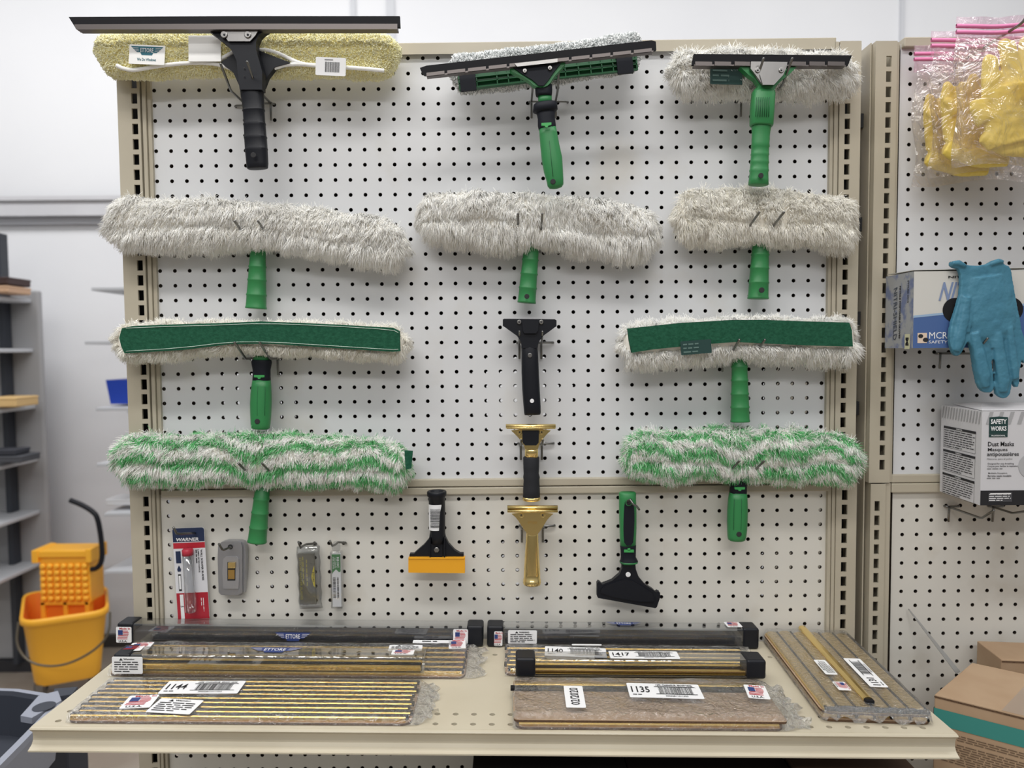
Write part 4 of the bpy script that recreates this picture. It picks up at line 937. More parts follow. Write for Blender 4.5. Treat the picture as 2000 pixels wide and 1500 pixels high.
text(mb, pl, 'ETTORE MASTER BLADES', -10*s_, 2*s_, 84*s_, 4.5*s_, oli, .02, .0004, -90); fine(mb, pl.rot(-90), -46*s_, -7*s_, 46*s_, -3*s_, 1, oli, 3, .6, .0004); fine(mb, pl.rot(-90), -40*s_, 0, 48*s_, 4*s_, 1, oli, 4, .5, .0004)
pol2(mb, pl, [(17*s_,28*s_),(17*s_,-16*s_),(14*s_,-12*s_),(11*s_,2*s_),(11*s_,8*s_),(14*s_,20*s_)], mat('yellow_badge',(214,196,66),.5), .0006); text(mb, pl, 'ETTORE', 14.4*s_, 5*s_, 20*s_, 3*s_, ink, .02, .0009, -90)
mb.build('blade_card', t)
mb = MB(); rg = []
for y in np.linspace(66,-58,9):
    rg.append([pl.at((x+1.5*math.sin(y*.2)+3)*s_, y*s_, z) for x, z in ((-20,-.001),(-17,.0016),(20,.0016),(26,-.001),(20,-.008),(-17,-.008))])
mb.loft(rg, clear, True); mb.build('clear_sleeve', t)
small_hook((617,1062), [(618,1063,.004),(617,1061,-.010),(598,1063,-.02),(592,1066,-.045),(587,1070,-.055),(584,1062,-.062),(583,1058,-.064)], 'wire hook through the clear blade packet')
t = thing('blade_box', 'narrow clear blade box with green label and barcode, right of the clear packet', 'blade box', W(658,1188,Yk))
c_ = W(657,1131,Yk-.004); pl = Plane(c_, (1,0,0), W(656,1080,Yk)-W(659,1186,Yk)); mb = MB()
v = [pl.at(x*s_, y*s_, z) for z in (.001,-.006) for x, y in ((-8,50),(9,50),(9,-55),(-8,-55))]; mb.add(v, [(3,2,1,0),(4,5,6,7),(0,1,5,4),(1,2,6,5),(2,3,7,6),(3,0,4,7)], white_lbl)
gl = mat('label_green',(70,134,82),.5); pol2(mb, pl, [(-8*s_,50*s_),(9*s_,50*s_),(9*s_,16*s_),(6*s_,14*s_),(0,20*s_),(-6*s_,14*s_),(-8*s_,10*s_)][::-1], gl, .0014)
text(mb, pl, 'RB10C', 4*s_, 34*s_, 21*s_, 4.6*s_, white_lbl, .02, .0018, -90); text(mb, pl, '10 CARBON', -1.5*s_, 33*s_, 20*s_, 2.6*s_, white_lbl, .01, .0018, -90); text(mb, pl, 'STEEL BLADES', -5*s_, 33*s_, 24*s_, 2.4*s_, white_lbl, .01, .0018, -90)
q = pl.rot(-90); barcode(mb, q, -4*s_, -6.5*s_, 38*s_, -1*s_, ink, 8, .0014); barcode(mb, q, -4*s_, 1.5*s_, 38*s_, 5*s_, ink, 9, .0014)
mb.build('label_insert', t)
mb = MB(); v = [pl.at(x*s_, y*s_, z) for z in (.003,-.008) for x, y in ((-11,55),(12,55),(12,-58),(-11,-58))]; mb.add(v, [(3,2,1,0),(4,5,6,7),(0,1,5,4),(1,2,6,5),(2,3,7,6),(3,0,4,7)], clear)
mb.poly([pl.at(x*s_, y*s_, 0) for x, y in chaikin([(-9,55),(10,55),(8,76),(-6,76)],2)], -pl.n*.001, clear); mb.build('clear_case', t, bevel=.001)
small_hook((675,1060), [(676,1061,.004),(675,1060,-.010),(660,1059,-.02),(655,1064,-.045),(649,1066,-.055),(646,1060,-.062),(644,1056,-.064)], 'wire hook through the narrow green blade box')

# ================================================================== goods on the shelf
def uv(px, py, h=0.):
    p = S(px, py, h)-shf.o; return float(p@shf.u), float(p@shf.v)
tapebox = mat('rubber_roll',(46,46,50),.5); card_in = mat('insert_card',(150,152,158),.6)
def cap_box(label, u0, u1, v0, v1, h0, h1, caps=(1,1), capl=.028, inner='rubber', fr=shf):
    c = fr((u0+u1)/2,(v0+v1)/2,h0); t = thing('plastic_tube', label, 'clear tube', c)
    mb = MB(); g = .0012
    mb.fbox(fr, u0+(.004 if caps[0] else 0), u1-(.004 if caps[1] else 0), v0+g, v1-g, h0+g, h1-g, clear); mb.build('clear_body', t, bevel=.003, segs=3)
    for k, (a, b) in enumerate(((u0,u0+capl),(u1-capl,u1))):
        if caps[k]: mb = MB(); mb.fbox(fr, a, b, v0-.0006, v1+.0006, h0, h1+.0008, black); mb.build('end_cap', t, bevel=.004, segs=3)
    mb = MB()
    if inner == 'rubber':
        mb.fbox(fr, u0+.012, u1-.012, v0+.004, v1-.004, h0+.003, h0+(h1-h0)*.62, tapebox); mb.build('rubber_roll', t, bevel=.003)
    else:
        a = u0+.01; 
        for i in range(3): mb.fbox(fr, a, u1-.006, v0+.004+i*.009, v0+.010+i*.009, h0+.004, h0+.011, brass_d if i != 1 else rubber)
        o = mb.build('channel_bars', t, bevel=.001)
    return t
def sticker(t, pl, w, h, draw, name='label', r=.002, lbl=None, mt=None):
    mb = MB(); card(mb, pl, w, h, r, mt or white_lbl, .0005); draw(mb, pl.shift(0,0,.0004)); o = mb.build(name, t)
    if lbl: o['label'] = lbl
    return o
def d_flag(w, h): return lambda mb, pl: flag_art(mb, pl, w, h)
def d_warn(w, h, sd=1, t_='WARNING:'):
    def f(mb, pl):
        text(mb, pl, t_, w*.06, h*.36, w*.36, h*.12, ink, .03); 
        pol2(mb, pl, [(-w*.26,h*.29),(-w*.14,h*.29),(-w*.20,h*.44)], ink, .0003)
        fine(mb, pl, -w*.42, -h*.42, w*.42, h*.26, 5, ink, sd, .4)
    return f
def d_num(num, w, h, top='12PK CHAN/RUB. BRASS', sd=1, bottom='30032811011353'):
    def f(mb, pl):
        text(mb, pl, num, -w*.33, h*.04, w*.25, h*.42, ink, .015); fine(mb, pl, -w*.45, -h*.36, -w*.25, -h*.28, 1, ink, sd, .6)
        text(mb, pl, top, w*.15, h*.37, w*.5, h*.12, ink, .02)
        barcode(mb, pl, -w*.08, -h*.24, w*.38, h*.24, ink, sd); rect(mb, pl, -w*.13, h*.24, w*.43, h*.275, ink, .0003); rect(mb, pl, -w*.13, -h*.275, w*.43, -h*.24, ink, .0003)
        text(mb, pl, bottom, w*.14, -h*.38, w*.3, h*.1, ink, .01)
    return f
VB = LD-.002
# back tubes
u0, _ = uv(240,1250); u1, _ = uv(944,1258)
t = cap_box('long clear tube with black end caps against the pegboard, back left of the shelf', u0, u1, VB-.034, VB-.002, .0008, .036)
fp = lambda u, h, v: Plane(shf(u, v, h), shf.u, shf.n)
sticker(t, fp(uv(268,1240)[0]-.001, .017, VB-.0346), .026, .027, d_flag(.026,.027), 'flag_sticker', lbl='small flag sticker')
sticker(t, fp(uv(903,1242)[0], .019, VB-.0346), .025, .025, d_flag(.025,.025), 'flag_sticker', lbl='small flag sticker')
mb = MB(); wings(mb, fp(uv(586,1243)[0], .016, VB-.0346), .060, .015, blue_i, white_lbl, 'ETTORE'); mb.build('winged_badge', t)
u0, _ = uv(952,1250); u1, _ = uv(1473,1258)
t = cap_box('long clear tube with black end caps against the pegboard, back right of the shelf', u0, u1, VB-.034, VB-.002, .0008, .036)
sticker(t, fp(uv(1019,1240)[0], .019, VB-.0346), .049, .023, d_warn(.049,.023,5), 'warning_label', lbl='white warning label')
sticker(t, fp(uv(974,1240)[0], .016, VB-.0351), .014, .025, d_flag(.018,.025), 'flag_sticker', lbl='small flag sticker')
tp = lambda u, v, h, d=0: shf.plane(u, v, h, d)
sticker(t, tp(u1-.040, VB-.018, .0372, 2), .026, .022, d_flag(.026,.022), 'flag_sticker', lbl='small flag sticker')
mb = MB(); wings(mb, tp(uv(1201,1215)[0]+.0, VB-.016, .036), .062, .014, blue_i, white_lbl, 'ETTORE'); mb.build('winged_badge', t)

def channel(mb, fr, u0, u1, v, w_, h, hh, mt):
    """brass channel: rounded bar with a slot lip"""
    pr = [(-.5,0),(-.5,.45),(-.36,.85),(-.15,1),(.15,1),(.36,.85),(.5,.45),(.5,0)]
    mb.loft([[fr(u, v+a*w_, h+b*hh) for a, b in pr] for u in (u0, u1)], mt, False)
def film_sheet(fr, u0, u1, v0, v1, h0, h1, amp=.0012, mt=film, seed=1, tail=(0.,0.), nu=90, nv=30, parent=None, name='film_wrap'):
    """wrinkled film laid over the pack, its loose ends crumpling down beyond it"""
    r = random.Random(seed); ph = [(r.uniform(30,160), r.uniform(60,260), r.uniform(0,6.3), r.uniform(.4,1)) for _ in range(9)]
    V = []; 
    for j in range(nv+1):
        for i in range(nu+1):
            u = u0-tail[0]+(u1-u0+tail[0]+tail[1])*i/nu; v = v0+(v1-v0)*j/nv
            n_ = sum(a*math.sin(fu*u+fv*v+p) for fu, fv, p, a in ph)/4
            out = max(0., (u0-u)/max(tail[0],1e-4), (u-u1)/max(tail[1],1e-4))
            ed = min(1., min(v-v0, v1-v)/.006)
            h = h0+(h1-h0)*math.sqrt(max(0,ed))+amp*n_*(.3+.7*ed)
            if out > 0:
                h = h0+(h-h0)*(1-.8*out)+.0055*out*(math.sin(210*v+90*u+seed)+math.sin(97*v-260*u+2*seed))*(1-.3*out)+.0022*out*r.uniform(-1,1)
                rag = .78+.22*math.sin(95*v+seed)*math.sin(230*v+2*seed); u = (u1+(u-u1)*rag) if u > u1 else (u0+(u-u0)*rag)
                vm = (v0+v1)/2; v = vm+(v-vm)*(1-.12*out*(1+.5*math.sin(200*u)))
            V.append(fr(u, v, max(h, .0008)))
    F = [[], []]
    for j in range(nv):
        for i in range(nu):
            um = u0-tail[0]+(u1-u0+tail[0]+tail[1])*(i+.5)/nu; F[1 if (um < u0-.001 or um > u1+.001) else 0].append((j*(nu+1)+i, j*(nu+1)+i+1, (j+1)*(nu+1)+i+1, (j+1)*(nu+1)+i))
    mb = MB(); mb.add(V, F[0]+F[1], mt, True); k = mb.m(film_c)
    for q in range(len(F[0]), len(F[0])+len(F[1])): mb.mi[q] = k
    return mb.build(name, parent)
def board_sheet(mb, fr, u0, u1, v0, v1, h0, th, r=.012):
    P = [((u0+u1)/2+x, (v0+v1)/2+y) for x, y in rrect(u1-u0, v1-v0, r)]; n = len(P)
    mb.add([fr(x,y,h0+th) for x, y in P], [tuple(range(n))], cardb); mb.add([fr(x,y,h0) for x, y in P], [tuple(range(n))[::-1]], cardb)
    V = [fr(x,y,h0) for x, y in P]+[fr(x,y,h0+th) for x, y in P]; mb.add(V, [(i,(i+1)%n,(i+1)%n+n,i+n) for i in range(n)], cardb_e)
def pack(label, fr, L, Wd, n, h0=0., layers=1, tail=(0,.03), seed=1, bw=None, rub=True, top_board=False, film_h=.002, offs=None):
    t = thing('channel_pack', label, 'channel pack', fr(L/2, Wd/2, h0)); h = h0; mtb = brass_d
    r = random.Random(seed)
    for l_ in range(layers):
        mb = MB(); board_sheet(mb, fr, 0, L, 0, Wd, h, .003); mb.build('cardboard_sheet', t); h += .003
        pitch = (Wd-.004)/n; w_ = bw or pitch*.42
        bt = mat('brass_satin', (214,186,124), .38, .65) if bw else brass_d
        for i in range(n):
            v = .002+pitch*(i+.5); o = r.uniform(-.003,.003)
            mb = MB(); channel(mb, fr, .006+o, L-.006+o, v-pitch*(.27 if not bw else .06), w_, h, .0065, bt); mb.build('brass_channel', t)
            if rub:
                mb = MB(); mb.fbox(fr, .002+o, L-.003+o, v+pitch*(-.02 if not bw else .34), v+pitch*(.46 if not bw else .44), h, h+.0055, rubber); mb.build('rubber_strip', t, bevel=.0006)
        h += .0068
    if top_board: mb = MB(); board_sheet(mb, fr, -.002, L+.004, 0, Wd, h, .003, .006); mb.build('cardboard_sheet', t); h += .003
    film_sheet(fr, 0, L, -.001, Wd+.001, h0+.0008, h+film_h, .0012, film, seed, tail, parent=t)
    return t, h
def span(pFL, pFR, h=0.):
    a = uv(*pFL, h); b = uv(*pFR, h); return a, b
# left middle pack with a short clear tube on it
a, b = span((208,1323),(908,1325)); vf = (a[1]+b[1])/2
frB = Frame(shf(a[0], vf, .0006), shf.u, shf.v)
t, hB = pack('long brass channel pack in film behind the 1144 pack, left half of the shelf', frB, b[0]-a[0], VB-.042-vf, 6, 0., 1, (0,.035), 5)
def pxst(t, px, py, h, w_, hh, draw, deg=0, name='label', lbl=None, fr=shf): 
    p = S(px, py, h); q = p-fr.o; sticker(t, fr.plane(float(q@fr.u), float(q@fr.v), h+.0006 if fr is shf else float(q@fr.n)+.0004, deg), w_, hh, draw, name, lbl=lbl)
HT = hB+.0022
pxst(t, 274,1263, HT, .034, .030, d_flag(.034,.030), 8, 'flag_sticker', 'small flag sticker'); pxst(t, 893,1259, HT, .028, .034, d_flag(.028,.034), 5, 'flag_sticker', 'small flag sticker')
pxst(t, 792,1266, HT, .055, .022, d_warn(.055,.022,7), 2, 'warning_label', 'white warning label'); pxst(t, 850,1254, HT, .075, .012, lambda mb, pl: fine(mb, pl, -.022, -.003, .02, .003, 1, ink, 9, .6), 0, 'printed_label')
a, b = span((224,1315),(829,1320), .010); v_ = a[1]-.0
t = cap_box('clear tube of brass channels with one black cap at its left end', a[0], b[0], v_-.004, v_+.032, hB+.0032, hB+.031, (1,0), .026, 'brass')
sticker(t, fp(a[0]+.022, hB+.015, v_-.0050), .046, .026, d_warn(.046,.026,11,'Warning'), 'warning_label', lbl='white warning label wrapped over the cap')
sticker(t, tp(a[0]+.018, v_+.018, hB+.0312, 4), .030, .018, d_flag(.030,.018), 'flag_sticker', lbl='small flag sticker')
sticker(t, tp(uv(784,1283,hB+.03)[0], v_+.014, hB+.0305, 0), .034, .017, d_flag(.034,.017), 'flag_sticker', lbl='small flag sticker')
mb = MB(); wings(mb, tp(uv(533,1275,hB+.03)[0], v_+.018, hB+.0302), .082, .018, blue_i, white_lbl, 'ETTORE'); mb.build('winged_badge', t)
# 1144 pack
a, b = span((130,1412),(802,1420)); vf = min(a[1], b[1])+.002
frD = Frame(shf(a[0], vf, .0006), shf.u, shf.v); vb = uv(600,1324,.01)[1]
t, hD = pack('brass channel pack with the 1144 label at the front left of the shelf', frD, b[0]-a[0], vb-vf, 9, 0., 1, (0,.035), 8)
HT = hD+.003
pxst(t, 396,1343, HT, .112, .038, d_num('1144',.112,.038,'12PK CHAN/RUB. BRASS 18/36',3), 1.5, 'number_label', 'white number and barcode label')
pxst(t, 273,1371, HT, .040, .036, d_flag(.040,.036), 6, 'flag_sticker', 'small flag sticker'); pxst(t, 342,1380, HT, .062, .038, d_warn(.062,.038,13,'Warning'), -5, 'warning_label', 'white warning label')
# right middle pack + tube
a, b = span((986,1322),(1489,1324)); vf = (a[1]+b[1])/2
frF = Frame(shf(a[0], vf, .0006), shf.u, shf.v)
t, hF = pack('brass channel pack with the 1140 label under the tube marked 1417', frF, b[0]-a[0], VB-.042-vf, 6, 0., 1, (.0,.012), 15)
HT = hF+.003
pxst(t, 1124,1274, HT, .100, .036, d_num('1140',.100,.036,'12PK CHAN/RUB. BRASS 14/36',17), -4, 'number_label', 'white number and barcode label')
pxst(t, 1146,1260, HT, .050, .005, lambda mb, pl: None, 0, 'blank_label'); 
a, b = span((1007,1321),(1491,1322), .010); v_ = a[1]
t = cap_box('clear tube with black end caps and the 1417 label lying on the right pack', a[0], b[0], v_-.006, v_+.028, hF+.0012, hF+.030, (1,1), .030, 'brass')
sticker(t, tp(uv(1262,1290,hF+.03)[0], v_+.010, hF+.0308, 0), .106, .026, d_num('1417',.106,.026,'12PK ETTORE RUBBER 14/36',19), 'number_label', lbl='white number and barcode label')
# 1135 pack
a, b = span((1006,1424),(1534,1430)); vf = min(a[1], b[1])+.001
frH = Frame(shf(a[0], vf, .0006), shf.u, shf.v); vb = uv(1250,1332,.012)[1]
t, hH = pack('cardboard covered channel pack with the 1135 label, front right of the shelf', frH, b[0]-a[0], vb-vf, 5, 0., 1, (.004,.045), 25, top_board=True, film_h=.0075)
LH = b[0]-a[0]; vl = uv(1240,1346,hH)[1]-vf
mb = MB(); channel(mb, frH, .0, LH-.006, vl+.006, .012, hH, .0062, brass_d); mb.build('brass_channel', t)
mb = MB(); mb.fbox(frH, -.006, LH-.006, vl-.010, vl-.0005, hH, hH+.0045, rubber); mb.build('rubber_strip', t, bevel=.0006)
HT = hH+.0082
pxst(t, 1298,1350, HT, .104, .042, d_num('1135',.104,.042,'12PK CHAN/RUB. BRASS 14/36',21), -2, 'number_label', 'white number and barcode label')
pxst(t, 1122,1361, HT, .027, .062, lambda mb, pl: text(mb, pl, '02/2020', 0, 0, .048, .0125, ink, .01, .0003, 90), -1, 'date_label', 'white date label')
pxst(t, 1478,1352, HT, .030, .040, d_flag(.030,.040), -8, 'flag_sticker', 'small flag sticker')
# 1131 pack, set at an angle
pBL, pFL, pFR = S(1489,1250,.001), S(1606,1408,.001), S(1818,1412,.001)
Ld = np.linalg.norm(pFL-pBL); frI = Frame(pBL, pFL-pBL, pFR-pFL); Wd = float((pFR-pFL)@frI.v)
t, hI = pack('angled channel pack with the 1131 label at the right end of the shelf', frI, Ld, Wd, 6, 0., 2, (.0,.006), 33, rub=True, bw=Wd/6*.82)
mb = MB(); channel(mb, frI, -.004, Ld*.93, Wd*.47, .013, hI+.0004, .0065, brass); mb.build('loose_channel', t)
mb = MB(); mb.fbox(frI, Ld-.008, Ld-.001, .004, Wd-.004, hI-.0068, hI-.0008, rubber); mb.build('rubber_ends', t, bevel=.001)
mb = MB(); mb.fbox(frI, Ld*.92, Ld*.955, Wd*.47-.006, Wd*.47+.006, hI, hI+.005, rubber); mb.build('rubber_end', t, bevel=.001)
def ist(px, py, w_, h_, draw, deg, nm, lbl):
    q = S(px,py,hI+.0035)-frI.o; pl = frI.plane(float(q@frI.u), float(q@frI.v), hI+.0035, deg); sticker(t, pl, w_, h_, draw, nm, lbl=lbl)
ist(1689,1314, .095, .026, d_num('1131',.095,.026,'',41), 180, 'number_label', 'white number and barcode label')
ist(1612,1304, .050, .018, d_warn(.050,.018,43), 180, 'warning_label', 'white warning label'); ist(1644,1341, .026, .018, d_flag(.026,.018), 0, 'flag_sticker', 'small flag sticker')

# ================================================================== right unit goods
def remesh(o, vox=.0025, smooth=4, disp=0., dscale=.03):
    m_ = o.modifiers.new('remesh', 'REMESH'); m_.mode = 'VOXEL'; m_.voxel_size = vox; m_.use_smooth_shade = True
    s_ = o.modifiers.new('smooth', 'SMOOTH'); s_.iterations = smooth; s_.factor = .6
    if disp:
        tx_ = bpy.data.textures.new('wrinkle', 'CLOUDS'); tx_.noise_scale = dscale
        d = o.modifiers.new('disp', 'DISPLACE'); d.texture = tx_; d.strength = disp; d.mid_level = .5; d.texture_coords = 'LOCAL'
    return o
def blob(mb, pts, Y, mt, asp=.45, n=16, ex=2.2):
    """flattened limb: pts = (px,py,width_px)"""
    C = [W(p[0],p[1],Y+(p[3] if len(p) > 3 else 0)) for p in pts]; rings = []
    for i, (p, c) in enumerate(zip(pts, C)):
        d = C[min(i+1,len(C)-1)]-C[max(i-1,0)]; d /= np.linalg.norm(d); side = np.cross(d, (0,1,0)); side /= np.linalg.norm(side); dep = np.cross(d, side)
        a = p[2]/2*sc(Y); rings.append(se_ring(c, side, dep, a, max(a*asp,.0015), n, ex))
    mb.loft(rings, mt, True)
nitrile = mat('blue_nitrile', (72,128,150), .5, bump=(60,.5,.004), spec=.35, var=(30,(64,118,142),.5))
# glove box
YF = -.105; gx0 = W(1784,600,YF)[0]; gz0, gz1 = W(1786,680,YF)[2], W(1786,530,YF)[2]; YB_ = -.022
t = thing('glove_box', 'white and blue box of disposable nitrile gloves resting on hooks, right unit', 'glove box', (gx0+.12,-.06,gz0))
mb = MB(); boxw = mat('box_white',(208,206,200),.5); mb.box((gx0,YF,gz0),(gx0+.245,YB_,gz1),boxw)
gs = mat('box_side_grey',(158,160,162),.5, var=(40,(96,110,150),.85,.5,.62)); mb.add([(gx0-.0003,YF,gz0),(gx0-.0003,YB_,gz0),(gx0-.0003,YB_,gz1),(gx0-.0003,YF,gz1)], [(0,3,2,1)], gs)
pf = Plane(((gx0),YF-.0003,gz0), (1,0,0), (0,0,1)); H_ = gz1-gz0; bl = mat('box_blue',(72,100,152),.45)
pts = [(0,0),(.245,0),(.245,.076)]+[(.245-i*.0245, .076-.028*(i/10)**.8) for i in range(1,11)]
pol2(mb, pf, pts, bl, .0002)
pts2 = [(.245-i*.0245, .076-.028*(i/10)**.8) for i in range(0,11)]; mb.add([pf.at(x,y,.0004) for x, y in pts2]+[pf.at(x,y+.0035,.0004) for x, y in pts2[::-1]], [tuple(range(22))[::-1]], mat('box_line',(150,176,204),.5))
text(mb, pf, 'NITRI', .069, H_-.0095, .030, .0035, ink, .03, .0006); text(mb, pf, 'NITRI-', .076, H_-.032, .066, .029, mat('chrome_ink',(128,144,178),.4), .02, .0006, 0, .25)
text(mb, pf, 'LE GLOVES', .205, H_-.0095, .055, .0035, ink, .03, .0006); text(mb, pf, 'LL', .196, H_-.028, .032, .026, mat('chrome_ink',(128,144,178),.4), .02, .0006, 0, .1)
text(mb, pf, 'MCR', .040, .020, .029, .0105, white_lbl, 0, .0006); text(mb, pf, 'SAFETY', .040, .0095, .030, .0045, white_lbl, 0, .0006)
for a_, c_ in (((.007,.008,.022,.024), mat('logo_buff',(222,200,180),.5)),): rect(mb, pf, *a_, c_, .0005)
for (x_, y_, r_) in ((.012,.019,.004),(.020,.013,.0045)): pol2(mb, pf, [(x_+r_*math.cos(a), y_+r_*.8*math.sin(a)) for a in np.linspace(0,6.28,14,endpoint=False)], ink, .0007)
rect(mb, pf, .095, .02, .10, .023, white_lbl, .0005)
ps = Plane((gx0-.0006,(YF+YB_)/2,(gz0+gz1)/2), (0,-1,0), (0,0,1))
text(mb, ps, 'STYLE# 6015', .027, .030, .036, .0042, ink, .02, .0004, -90); text(mb, ps, 'NITRILE DISPOSABLE GLOVES', .004, -.002, .086, .0048, ink, .03, .0004, -90)
text(mb, ps, 'NITRI-SHIELD', -.010, -.004, .086, .011, mat('shadow_ink',(70,78,92),.5), .01, .0004, -90, -.2)
rect(mb, ps, .020, -.062, .035, -.038, mat('label_cream',(206,204,170),.6), .0004); text(mb, ps, 'M', .0275, -.050, .013, .009, ink, .05, .0008, -90)
mb.build('carton', t)
mb = MB(); mb.add([pf.at(.110+math.copysign(.045,math.cos(a_))+.019*math.cos(a_), .060+.019*math.sin(a_), .0008) for a_ in np.linspace(.01,6.29,40,endpoint=False)], [tuple(range(40))], mat('box_opening',(14,14,18),.9)); mb.build('dispenser_opening', t)
mb = MB(); zt = W(1782,528,YF)[2]; mb.poly([(gx0,YF,zt),(gx0+.245,YF,zt+.003),(gx0+.245,YF+.05,zt+.006),(gx0+.0,YF+.08,zt+.001)], (0,0,.0008), boxw); mb.build('top_flap', t)
# glove hanging out
YG = YF-.012
t = thing('rubber_glove', 'blue nitrile glove hanging out of the front of the glove box', 'glove', W(1935,778,YG))
mb = MB()
GO = [(1876,526),(1879,565),(1866,612),(1859,632),(1855,668),(1859,684),(1868,697),(1878,691),(1892,661),(1898,685),(1905,725),(1911,755),(1924,768),(1940,766),(1942,747),(1937,693),(1945,700),(1944,766),(1956,779),(1971,776),(1977,755),(1977,735),(1984,757),(1992,755),(1993,720),(1996,700),(2003,712),(2010,700),(2004,668),(1996,640),(1980,555),(1974,519),(1962,517),(1958,506),(1946,506),(1924,519),(1885,518),(1870,508),(1857,512),(1860,522)]
plate(mb, chaikin(GO,1), YG-.002, .008, nitrile)
blob(mb, [(1926,540,70),(1930,580,92),(1936,620,96),(1942,650,84),(1946,668,40)], YG, nitrile, .2)
for L_ in ([(1890,580,14),(1884,620,18),(1874,665,20),(1868,686,12)], [(1904,650,16),(1912,690,22),(1922,735,24),(1926,756,14)], [(1948,650,16),(1954,700,24),(1960,745,24),(1960,766,14)], [(1972,640,12),(1978,690,16),(1985,740,12)],
           [(1912,545,6),(1898,600,7),(1892,650,6)], [(1940,550,5),(1952,600,6),(1972,660,6)], [(1925,560,5),(1928,620,6),(1940,680,6)]):
    blob(mb, L_, YG-.004, nitrile, .55)
blob(mb, [(1860,514,8),(1872,513,12),(1886,520,8)], YG-.003, nitrile, .8); blob(mb, [(1935,516,6),(1950,510,10),(1960,511,6)], YG-.003, nitrile, .8)
o = remesh(mb.build('glove', t), .0014, 4, .0022, .02)
mb = MB(); 
def hook2(px, py, e1, e2, rise, label, lean=0.): return hook(px, py, e1, e2, rise, label, lean, .026, 1)
hook2(1834,690,.10,.128,.024,'left hook under the nitrile glove box'); hook2(1938,690,.06,.09,.02,'right hook under the nitrile glove box')
hook2(1851,989,.095,.122,.02,'left hook under the dust mask box'); hook2(1937,989,.06,.09,.012,'right hook under the dust mask box')
# dust mask box
YM = -.125; mx0 = W(1916,900,YM)[0]; mz0, mz1 = W(1912,987,YM)[2], W(1922,803,YM)[2]; YMb = -.018; MW = .2; lx = W(1837,880,YMb)[0]
t = thing('mask_box', 'white box of dust masks with a green emblem resting on hooks, right unit', 'mask box', (mx0+.1,-.07,mz0))
bw_ = mat('mask_box_white',(206,205,208),.5); bs_ = mat('mask_box_side',(198,198,200),.5)
mb = MB(); F0 = np.array([mx0,YM,mz0]); B0 = np.array([lx,YMb,mz0+.001]); U = np.array([0,0,mz1-mz0]); X = np.array([MW,-.0,0])
mb.add([F0,F0+X,B0+X,B0,F0+U,F0+X+U,B0+X+U,B0+U], [(3,2,1,0),(4,5,6,7),(0,1,5,4),(1,2,6,5),(2,3,7,6),(3,0,4,7)], bw_)
pm = Plane(F0-np.array([0,.0002,0]), (1,0,0), (0,0,1)); Hm = mz1-mz0; gst = mat('stripe_grey',(166,166,168),.5)
for i in range(12): x = i*.0165+.006; pol2(mb, pm, [(x,Hm-.021),(x+.006,Hm-.021),(x+.012,Hm-.0015),(x+.006,Hm-.0015)], gst, .0003)
em = mat('emblem_green',(28,60,58),.5)
pol2(mb, pm, [(.011,Hm-.036),(.0405,Hm-.036),(.0405,Hm-.010),(.026,Hm-.0085),(.011,Hm-.010)], em, .0006); rect(mb, pm, .011, Hm-.041, .0405, Hm-.0365, em, .0006)
text(mb, pm, 'SAFETY', .0257, Hm-.0165, .025, .0075, white_lbl, .03, .001); text(mb, pm, 'WORKS', .0257, Hm-.0275, .025, .0075, white_lbl, .03, .001); text(mb, pm, 'PROFESSIONAL', .0257, Hm-.0388, .022, .0022, white_lbl, .02, .001)
text(mb, pm, 'Dust Masks', .0305, Hm-.052, .041, .0072, ink, .012, .0006); text(mb, pm, 'Masques', .0255, Hm-.0615, .031, .0065, ink, .012, .0006); text(mb, pm, 'antipoussières', .034, Hm-.069, .050, .0078, ink, .012, .0006)
text(mb, pm, 'Máscaras para el polvo', .029, Hm-.076, .040, .0038, ink_g, 0, .0006)
text(mb, pm, 'Designed for easy breathing', .031, Hm-.0835, .041, .0034, ink, .01, .0006); text(mb, pm, 'Conçues pour faciliter la respiration', .034, Hm-.0875, .048, .0034, ink, .01, .0006); fine(mb, pm, .0095, Hm-.093, .05, Hm-.0895, 1, ink_g, 3, .35, .0006)
text(mb, pm, 'Moldable Nosepiece', .0265, Hm-.0985, .030, .003, ink, .01, .0006); text(mb, pm, 'Barrette nasale moulable', .0295, Hm-.1025, .037, .003, ink, .01, .0006); fine(mb, pm, .0095, Hm-.108, .044, Hm-.1045, 1, ink_g, 4, .35, .0006)
rect(mb, pm, 0, 0, MW, .0235, ink, .0004); rect(mb, pm, .0125, .0055, .050, .0205, mat('label_dark',(70,70,74),.5), .0007); fine(mb, pm, .0135, .0065, .049, .019, 4, white_lbl, 6, .4, .001); rect(mb, pm, .015, .0175, .048, .0195, white_lbl, .001)
pol2(mb, pm, [(.085+.026*math.cos(a), .062+.022*math.sin(a)) for a in np.linspace(0,6.28,28,endpoint=False)], mat('mask_print',(176,176,178),.6), .0006)
sd = F0-B0; ps = Plane(B0+np.cross(sd/np.linalg.norm(sd),(0,0,1.))*.0003, sd, (0,0,1)); SL = np.linalg.norm(sd[:3])
for i in range(14): x = i*.0074+.001; pol2(mb, ps, [(x,Hm-.021),(x+.003,Hm-.021),(x+.0065,Hm-.0015),(x+.0035,Hm-.0015)], gst, .0004)
